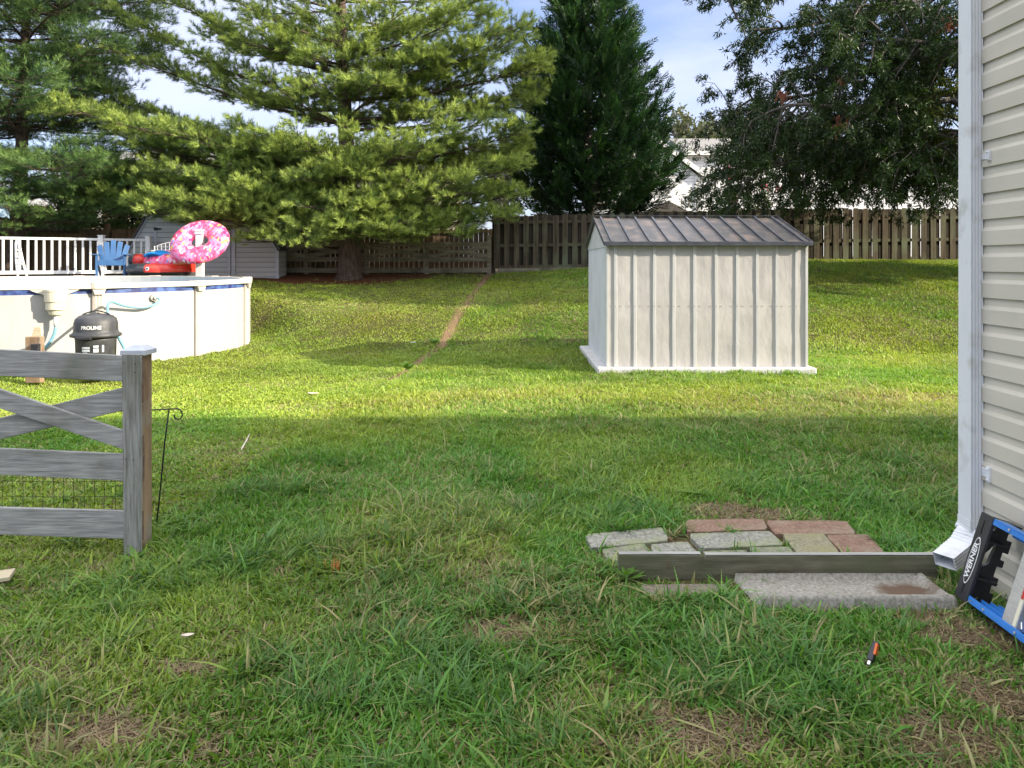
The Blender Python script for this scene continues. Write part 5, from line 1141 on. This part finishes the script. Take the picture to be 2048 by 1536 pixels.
# willow oak, right, its trunk behind the house
rs = np.random.RandomState(4)
OX, OY = 12.6, 18.6; ok = thing('oak_tree', 'broad willow oak with fine dark leaves overhanging the right side of the yard', 'tree', (OX, OY, 1.5))
MB().tube([(OX, OY, 1.0), (OX - .1, OY, 3.5), (OX - .15, OY, 7), (OX, OY + .1, 11), (OX, OY, 14)], [.5, .36, .3, .2, .06], 16).build('trunk', M['bark_grey'], ok, smooth=True)
def limb(z0, pts): 
    out = [Vector((OX - .1, OY, z0))] + [P(*p) for p in pts]; return smooth_path(out, 3)
specs = [(limb(5.2, [(1918, 112, 17.8), (1830, 112, 17.5), (1740, 135, 17.2), (1650, 132, 17.0), (1560, 145, 16.8)]), .13),
 (limb(4.4, [(1900, 200, 17.6), (1790, 250, 17.2), (1680, 300, 17), (1560, 330, 16.8), (1480, 350, 16.8)]), .09),
 (limb(6.5, [(1900, 40, 18), (1760, 20, 17.6), (1620, 50, 17.4), (1500, 60, 17.2)]), .11),
 (limb(7.6, [(1880, -70, 18), (1700, -60, 17.6), (1560, -40, 17.4), (1450, 5, 17.2)]), .11),
 (limb(4.6, [(1960, 180, 16.6), (1840, 200, 16), (1700, 215, 15.6), (1580, 210, 15.6), (1490, 250, 15.8)]), .10),
 (limb(3.6, [(1920, 270, 17), (1830, 280, 16.4), (1740, 300, 16.2), (1640, 315, 16.2)]), .07),
 (limb(3.2, [(1960, 310, 19.6), (1860, 325, 19.8), (1760, 335, 20), (1650, 345, 20)]), .05), (limb(3.9, [(1960, 270, 17), (1900, 290, 17), (1820, 305, 17.2)]), .05), (limb(4.4, [(1900, 260, 20.2), (1800, 280, 20.4), (1680, 300, 20.5), (1580, 320, 20.5)]), .05),
 (limb(3.2, [(1900, 310, 18), (1800, 335, 18), (1680, 345, 18), (1560, 350, 18.2)]), .06), (limb(3.6, [(1900, 290, 19), (1780, 300, 19), (1640, 330, 19), (1520, 330, 19), (1440, 350, 19)]), .06), (limb(4.0, [(1920, 240, 18.4), (1800, 220, 18.6), (1660, 250, 18.6), (1530, 240, 18.6), (1430, 230, 18.4)]), .06),
 (limb(3.8, [(1980, 240, 16), (1890, 285, 15.6), (1800, 320, 15.6)]), .06),
 (limb(5.6, [(1920, 120, 19), (1760, 130, 19.5), (1620, 190, 19.6), (1500, 200, 19.6), (1450, 250, 19.5)]), .10),
 (limb(5.0, [(1900, 190, 19.5), (1780, 210, 20), (1660, 260, 20), (1540, 290, 20)]), .08),
 (limb(6.8, [(1960, -20, 16), (1850, 0, 15.5), (1720, 10, 15.4)]), .09),
 (limb(5.8, [(1990, 80, 16), (1900, 90, 15.2), (1800, 80, 15), (1700, 90, 15)]), .09),
 (limb(7.4, [(1900, -120, 19), (1650, -110, 19.2), (1520, -60, 19)]), .1),
 (limb(9.0, [(1900, -250, 18), (1650, -260, 18), (1500, -200, 18)]), .1),
 (limb(10.5, [(2100, -400, 18), (1800, -420, 17), (1650, -350, 17)]), .1),
 (limb(4, [(2200, 260, 18), (2300, 270, 16.8)]), .1), (limb(4.4, [(2400, 240, 17.8), (2550, 250, 17)]), .1), (limb(3.6, [(2200, 320, 17.4), (2350, 330, 16.6)]), .08), (limb(5.5, [(2150, 200, 19), (2300, 200, 17.6), (2500, 180, 17.2)]), .1), (limb(3.4, [(2080, 330, 18.6), (2000, 340, 17.6)]), .07), (limb(6, [(2150, 150, 15.5), (2150, 180, 13.8)]), .1), (limb(5, [(2300, 200, 16.5), (2500, 230, 15)]), .1), (limb(6.5, [(2300, 60, 15.5), (2400, 60, 14)]), .1), (limb(7.5, [(2050, 0, 15.6), (2100, -20, 14)]), .1), (limb(5, [(2080, 230, 16), (2100, 250, 14.6)]), .08), (limb(8, [(2300, -200, 17), (2500, -150, 16)]), .1), (limb(6, [(2300, 0, 17), (2500, 50, 16)]), .1), (limb(9, [(2200, -350, 22), (2400, -300, 23)]), .1)]
def sun_tint(p): return (np.hypot((p[:, 0] - 9.2) / .8, (p[:, 2] - 4.6) / .9) < 1) * 1.0  # leaf patch coloured yellower, imitating sun on that part of the crown
oak_tw = broad(ok, specs, rs, [(.27, 1.6, .62, -.04), (.185, .6, .6, -.03)], .12, .029, 27, [(.02, .045, .014), (.045, .082, .02), (.15, .19, .03)], droop=.16, extra=lambda p: sun_tint(p) * (np.random.RandomState(1).rand(len(p)) < .6))
# dead brown sprigs
for c_ in (P(1690, 160, 15.4), P(1680, 245, 15.2), P(1895, 50, 15.0), P(1570, 190, 15.6)):
    mbp, dd_, nn_, ll_, cc_ = [], [], [], [], []
    for k in range(45): mbp.append(c_ + Vector(rs.randn(3)) * .075); dd_.append(Vector(rs.randn(3)) * .5 + Vector((-.3, 0, -1))); nn_.append(Vector(rs.randn(3))); ll_.append(.12); cc_.append((.19 + .08 * rs.rand(), .095, .05))
    V_, F_, c = leaf_quads(mbp, dd_, nn_, ll_, [.045] * len(ll_), np.array(cc_)); np_mesh('dead_sprig', V_, F_, M['leaf'], ok, col=c)

# crape myrtle behind the fence with pink blooms
rs = np.random.RandomState(14)
mc = P(1500, 0, 23.5); cm = thing('crape_myrtle', 'dark shrubby crape myrtle with pink blooms behind the shadowbox fence', 'shrub', (mc.x, 23.5, 1.6))
sp_ = [([(mc.x, 23.5, 1.6), P(px * .5 + 750, 420, 23.5), P(px, py, d_)], .04) for (px, py, d_) in ((1380, 400, 23), (1410, 380, 23.4), (1450, 345, 23), (1500, 340, 23.8), (1530, 300, 23.4), (1570, 330, 23), (1620, 350, 23.6), (1470, 400, 22.8), (1550, 400, 22.7), (1660, 390, 23.2), (1440, 310, 24))]
broad(cm, sp_, rs, [(.22, .8, .6, .02), (.2, .4, .6, 0)], .10, .04, 9, [(.022, .045, .014), (.045, .075, .02)])
mb = MB()
for (px, py) in ((1452, 336), (1459, 352), (1462, 385), (1460, 403), (1614, 408), (1556, 379), (1527, 373), (1468, 401)):
    c_ = P(px, py, 22.6)
    for k in range(14): q_ = c_ + Vector(rs.randn(3)) * .055; mb.lathe([(.001, -.03), (.035, -.01), (.03, .02), (.001, .03)], q_, 6)
m_ = mat('pink_blossom', (.62, .09, .17), (.72, .2, .28), 30, rough=.8); mb.build('blossoms', m_, cm)
# shrubs at left behind the deck
for (px, py, d_, w_, h_, lb) in ((75, 452, 23.3, 1.5, 1.1, 'dark leafy shrub behind the stockade fence at the far left'), (265, 430, 23.3, .8, 1.5, 'dark leafy shrub behind the stockade fence left of the barn shed'), (640, 430, 23.6, 1.2, 1.2, 'dark leafy shrub behind the fence below the pine')):
    c_ = P(px, py, d_); s_ = thing('shrub', lb, 'shrub', (c_.x, d_, 1.3), 'leafy shrubs behind the stockade fence'); spx = []
    for k in range(9): an = k * .7; spx.append(([(c_.x, d_, 1.3), (c_.x + w_ * .4 * math.cos(an), d_ + .4 * math.sin(an), c_.z - .3), (c_.x + w_ * math.cos(an) * rs.rand(), d_ + .7 * math.sin(an), c_.z + h_ * .6 * (.3 + .7 * rs.rand()))], .03))
    broad(s_, spx, rs, [(.2, .6, .6, .05), (.2, .3, .6, 0)], .13, .06, 5, [(.018, .045, .014), (.05, .085, .02)])
# far trees
for i, (px, d_, top_, R_, lb) in enumerate(((1370, 75, 235, 5.0, 'hazy green tree far behind the white houses, just right of the cypress'), (1450, 82, 218, 6.0, 'taller hazy tree far behind the white houses, left of the oak'), (1600, 80, 210, 7, 'far tree beyond the houses, hidden mostly by the oak'), (1800, 78, 215, 7, 'far tree beyond the houses behind the right part of the oak'), (620, 85, 300, 6, 'far tree glimpsed through the pine boughs'), (1010, 90, 300, 6, 'far tree glimpsed between the pine and the cypress'))):
    c_ = P(px, top_, d_); s_ = thing('far_tree', lb, 'tree', (c_.x, d_, 1.5), 'trees beyond the houses'); spx = []
    MB().tube([(c_.x, d_, 1.5), (c_.x, d_, c_.z - R_ * .8)], [.35, .15], 8).build('trunk', M['bark_grey'], s_)
    for k in range(16): an = k * 2.4; rr = R_ * (.4 + .5 * rs.rand()); zt = c_.z - R_ * .9 * rs.rand() ** 1.3; spx.append(([(c_.x, d_, max(1.6, zt - R_ * .9)), (c_.x + rr * .5 * math.cos(an), d_ + rr * .5 * math.sin(an), zt - R_ * .25), (c_.x + rr * math.cos(an), d_ + rr * math.sin(an), zt)], .12))
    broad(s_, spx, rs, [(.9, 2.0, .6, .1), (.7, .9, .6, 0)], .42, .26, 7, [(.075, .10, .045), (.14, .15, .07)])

# ------------------------------------------------------------------ houses behind
def house(label, x0, x1, y0, y1, z0, ze, zr, ridge, wall, side, roofm, loc, wins=()):
    h = thing('neighbour_house', label, 'house', loc); MB().box(x0, x1, y0, y1, z0, ze).build('wall', M[wall], h)
    mb = MB(); o_ = .35
    if ridge == 'x':
        ym_ = (y0 + y1) / 2; mb.prism3([(x0 - .2, y0 - o_, ze), (x0 - .2, y0 - o_, ze + .18), (x0 - .2, ym_, zr), (x0 - .2, y1 + o_, ze + .18), (x0 - .2, y1 + o_, ze)], (x1 - x0 + .4, 0, 0)); rf_ = mb.build('roof', M[roofm], h)
        MB().box(x0 - .2, x1 + .2, y0 - o_ - .12, y0 - o_ - .005, ze - .02, ze + .2).build('gutter', M['white'], rf_)
        MB().prism3([(x0 - .22, y0, ze), (x0 - .22, y1, ze), (x0 - .22, ym_, zr - .15)], (.015, 0, 0)).build('gable_wall', M[side], h)
        MB().box(x0 - .012, x0 - .002, y0, y1, z0, ze).build('end_wall', M[side], h)
    else:
        xm_ = (x0 + x1) / 2; mb.prism3([(x0 - o_, y0 - .2, ze - .1), (x0 - o_, y0 - .2, ze + .1), (xm_, y0 - .2, zr), (x1 + o_, y0 - .2, ze + .1), (x1 + o_, y0 - .2, ze - .1), (xm_, y0 - .2, zr - .2)], (0, y1 - y0 + .4, 0)); rf_ = mb.build('roof', M[roofm], h)
        MB().prism3([(x0, y0 - .0, ze), (x1, y0, ze), (xm_, y0, zr - .2)], (0, y1 - y0, 0)).build('gable_wall', M[wall], h)
        mb = MB(); mb.bar((x0 - o_, y0 - .22, ze - .02), (xm_, y0 - .22, zr - .12), .03, .22); mb.bar((x1 + o_, y0 - .22, ze - .02), (xm_, y0 - .22, zr - .12), .03, .22); mb.build('rake_board', M['white'], rf_)
    for (wx0, wx1, wz0, wz1) in wins:
        fr_ = MB().box(wx0 - .08, wx1 + .08, y0 - .05, y0 - .003, wz0 - .08, wz1 + .08).build('window', M['white'], h); MB().box(wx0, wx1, y0 - .065, y0 - .052, wz0, wz1).build('pane', M['dark_glass'], fr_)
        MB().box(wx0, wx1, y0 - .085, y0 - .067, (wz0 + wz1) / 2 - .03, (wz0 + wz1) / 2 + .03).build('sash_bar', M['white'], fr_)
    return h
def X_(px, d): return (px - 1024) * d / F
def Zp(py, d): return EYE + (HOR - py) * d / F
hB = house('long white two storey house with grey roof behind the right fence', X_(1372, 46), X_(2150, 46), 46, 54, 1.0, Zp(311, 46), Zp(277, 50), 'x', 'siding_white', 'siding_shade', 'roof_shingle', (16, 46, 1.5), [(X_(1830, 46), X_(1860, 46), Zp(375, 46), Zp(330, 46))])
MB().tube([(X_(1380, 47), 47.4, Zp(303, 47)), (X_(1380, 47), 47.4, Zp(288, 47))], .08, 10).build('vent_pipe', M['white'], hB)
hA = house('white lap sided house with a sloping gable between the cypress and the crape myrtle', X_(1205, 38), X_(1397, 38), 38, 45, 1.0, Zp(352, 38), Zp(268, 38), 'y', 'siding_white', 'siding_white', 'roof_shingle', (7, 38, 1.5))
MB().box(X_(1390, 38), X_(1399, 38), 37.95, 37.985, 1.0, Zp(352, 38)).build('corner_board', M['white'], hA)
sr = thing('garden_shed', 'small shed with dark pointed roof behind the fence left of the metal shed ridge', 'shed', (X_(1335, 27), 27, 1.5))
MB().box(X_(1300, 27), X_(1368, 27), 27, 29, 1.3, Zp(422, 27)).build('wall', M['tan_wall'], sr)
MB().prism([(X_(1292, 27), Zp(424, 27)), (X_(1376, 27), Zp(424, 27)), (X_(1334, 27), Zp(402, 27))], 26.8, 29.2).build('roof', M['shingle_dark'], sr)
hL = house('white house with raised deck seen through the left pine', X_(105, 40), X_(420, 40), 40, 48, 1.0, Zp(322, 40), Zp(302, 44), 'x', 'siding_white', 'siding_shade', 'roof_shingle', (-18, 40, 1.5), [(X_(252, 40), X_(278, 40), Zp(372, 40), Zp(336, 40)), (X_(140, 40), X_(200, 40), Zp(375, 40), Zp(340, 40))])
# its deck
dkx = thing('raised_deck', 'white raised deck with rail in front of the neighbouring house at left', 'deck', (X_(110, 37), 37, 1.5))
a_, b_ = X_(-60, 37), X_(215, 37)
MB().box(a_, b_, 36.6, 39.6, Zp(412, 37), Zp(400, 37)).build('floor', M['white'], dkx)
MB().box(a_, b_, 36.55, 36.65, Zp(372, 37), Zp(368, 37)).build('handrail', M['white'], dkx)
mb = MB(); x = a_
while x < b_: mb.box(x, x + .05, 36.58, 36.62, Zp(400, 37), Zp(372, 37)); x += .22
mb.build('balusters', M['white'], dkx)
for px in (-50, 40, 120, 208): MB().box(X_(px, 37) - .08, X_(px, 37) + .08, 36.52, 36.68, 1.2, Zp(365, 37)).build('post', M['white'], dkx)
MB().box(a_, b_, 39.0, 39.2, 1.2, Zp(414, 37)).build('shaded_wall', M['tan_wall'], dkx)
hM = house('tan sided house glimpsed under the pine boughs', X_(640, 42), X_(905, 42), 42, 50, 1.0, Zp(352, 42), Zp(330, 46), 'x', 'siding_tan', 'siding_tan', 'roof_shingle', (-7, 42, 1.5), [(X_(760, 42), X_(778, 42), Zp(440, 42), Zp(400, 42))])
# power cables between two poles out of frame
for (px, lb) in ((-420, 'wooden utility pole left of the view'), (2600, 'wooden utility pole right of the view')):
    pl2 = thing('utility_pole', lb, 'utility pole', (X_(px, 56), 56, 1.5)); MB().tube([(X_(px, 56), 56, 1.5), (X_(px, 56), 56, 11.6)], [.16, .12], 10).build('pole', M['bark_grey'], pl2); MB().box(X_(px, 56) - 1, X_(px, 56) + 1, 55.8, 55.9, 10.9, 11.05).build('crossarm', M['bark_grey'], pl2)
for (y_, pz, lb) in ((55.8, 282, 'upper black power cable crossing behind the houses'), (56, 289, 'lower black power cable crossing behind the houses')):
    a_, b_ = P(-420, pz - 14, 56), P(2600, pz - 14, 56); o = MB().tube([a_.lerp(b_, k / 20) - Vector((0, 0, 1.4 * math.sin(math.pi * k / 20) ** 1)) + Vector((0, 0, .9)) for k in range(21)], .022, 5).build('power_cable', M['iron'], None, (a_.x, 56, 9)); tag(o, lb, 'cable', 'power cables')

# ------------------------------------------------------------------ small things in the grass
sp0 = G(672, 1152); stt = MB(); rnd = random.Random(9)
for k in range(16):
    bx, by_ = rnd.gauss(0, .014), rnd.gauss(0, .01); h_ = rnd.uniform(.03, .075) * (1.3 if k < 3 else 1); lx, ly = rnd.gauss(0, .008) + bx * .8, rnd.gauss(0, .008); w_ = rnd.uniform(.004, .009)
    stt.add([(sp0.x + bx - w_, sp0.y + by_, -.01), (sp0.x + bx + w_, sp0.y + by_ - w_ * .4, -.01), (sp0.x + bx, sp0.y + by_ + w_, -.01), (sp0.x + bx + lx, sp0.y + by_ + ly, h_ + .03)], [(0, 1, 3), (1, 2, 3), (2, 0, 3), (0, 2, 1)])
tag(stt.build('broken_stake', M['orange_wood'], None, sp0), 'splintered stub of fresh orange wood sticking out of the grass', 'wood stub')
bb = G(-12, 1172); o = MB().box(bb.x - .12, bb.x + .075, bb.y - .05, bb.y + .06, .03, .05).build('board_scrap', M['pale_wood'], None, bb, bevel=.002); o.rotation_euler = (0, -.03, .35); tag(o, 'pale lumber offcut lying in the grass at the left edge', 'board')
def curled_leaf(c_, s_, mk, name, lab, cat, rz=0):
    mb = MB(); n_ = 6
    for i in range(n_ + 1):
        for j in range(5):
            u, w_ = i / n_ - .5, j / 4 - .5; wd_ = math.cos(u * math.pi * .9); mb.v.append((c_.x + (u * math.cos(rz) - w_ * wd_ * math.sin(rz) * .5) * s_, c_.y + (u * math.sin(rz) + w_ * wd_ * .5 * math.cos(rz)) * s_, c_.z + .035 + s_ * (.5 * w_ * w_ + .25 * u * u)))
    mb.f = [(i * 5 + j, i * 5 + j + 1, (i + 1) * 5 + j + 1, (i + 1) * 5 + j) for i in range(n_) for j in range(4)]
    o = mb.build(name, M[mk], None, c_, recalc=False); s2 = o.modifiers.new('s', 'SOLIDIFY'); s2.thickness = .0015; tag(o, lab, cat)
curled_leaf(G(264, 1172), .06, 'dead_leaf', 'dead_leaf', 'small rusty dead leaf in the grass below the fence post', 'leaf', .4)
curled_leaf(G(375, 1290), .05, 'scrap', 'bark_chip', 'pale curled bark chip in the foreground grass', 'chip', .2)
curled_leaf(G(626, 795), .12, 'scrap', 'paper_scrap', 'pale scrap lying on the sunlit lawn left of the dirt track', 'litter', 0)
q_ = G(826, 690, .12); curled_leaf(q_, .10, 'white', 'paper_scrap', 'white scrap in the shed shadow beside the dirt track', 'litter', .3)
a_, b_ = G(482, 905), G(499, 885); tag(MB().tube([a_ + Vector((0, 0, .02)), a_.lerp(b_, .5) + Vector((0.01, 0, .06)), b_ + Vector((0, 0, .07))], [.006, .005, .003], 6).build('dry_stick', M['scrap'], None, a_), 'pale dry stick poking up from the grass right of the flag stand', 'stick')
tl = G(1748, 1335); tt = thing('hand_tool', 'small black and orange tool handle dropped in the foreground grass', 'tool', tl); tt.location = tl
MB().bar(tl + Vector((-.02, -.01, .03)), tl + Vector((.02, .02, .085)), .024, .02).build('grip', M['black_plastic'], tt, bevel=.004); MB().bar(tl + Vector((-.002, -.012, .052)), tl + Vector((.016, .006, .086)), .009, .022).build('inlay', M['orange'], tt, bevel=.002); MB().bar(tl + Vector((-.03, -.02, .02)), tl + Vector((-.02, -.01, .03)), .01, .01).build('tip', M['alu'], tt)
# weeds: small broad-leaved plants
rs = np.random.RandomState(31)
def weed(px, py, s_, lab, n_=14, z=0):
    c_ = G(px, py, z); o = thing('weed', lab, 'weed', c_, 'weeds in the lawn'); pos, dr, nr, ln = [], [], [], []
    for k in range(n_):
        an = k * 2.4; el = .25 + .5 * rs.rand(); pos.append(c_ + Vector((0, 0, .01 + .04 * rs.rand() * s_ / .1))); dr.append(Vector((math.cos(an), math.sin(an), el))); nr.append(Vector((-math.cos(an) * el, -math.sin(an) * el, 1)) + Vector(rs.randn(3)) * .2); ln.append(s_ * (.6 + .6 * rs.rand()))
    V_, F_, c = leaf_quads(pos, dr, nr, ln, [l_ * .32 for l_ in ln], np.tile([.12, .24, .04], (n_, 1)) * (.8 + .4 * rs.rand(n_))[:, None]); np_mesh('leaves', V_, F_, M['leaf'], o, col=c)
weed(1252, 1170, .10, 'leafy weed at the left foot of the landscape timber', 16)
weed(272, 1128, .09, 'leafy weed at the foot of the near fence post', 14)
weed(1196, 1160, .06, 'bright small weed just left of the landscape timber', 10)
weed(815, 742, .16, 'spiky weed tuft on the near part of the dirt track', 22, .0)
weed(868, 690, .14, 'spiky weed tuft on the dirt track inside the shed shadow', 22, .1)
weed(2035, 1190, .12, 'grassy weed between the ladder and the house foundation', 12)
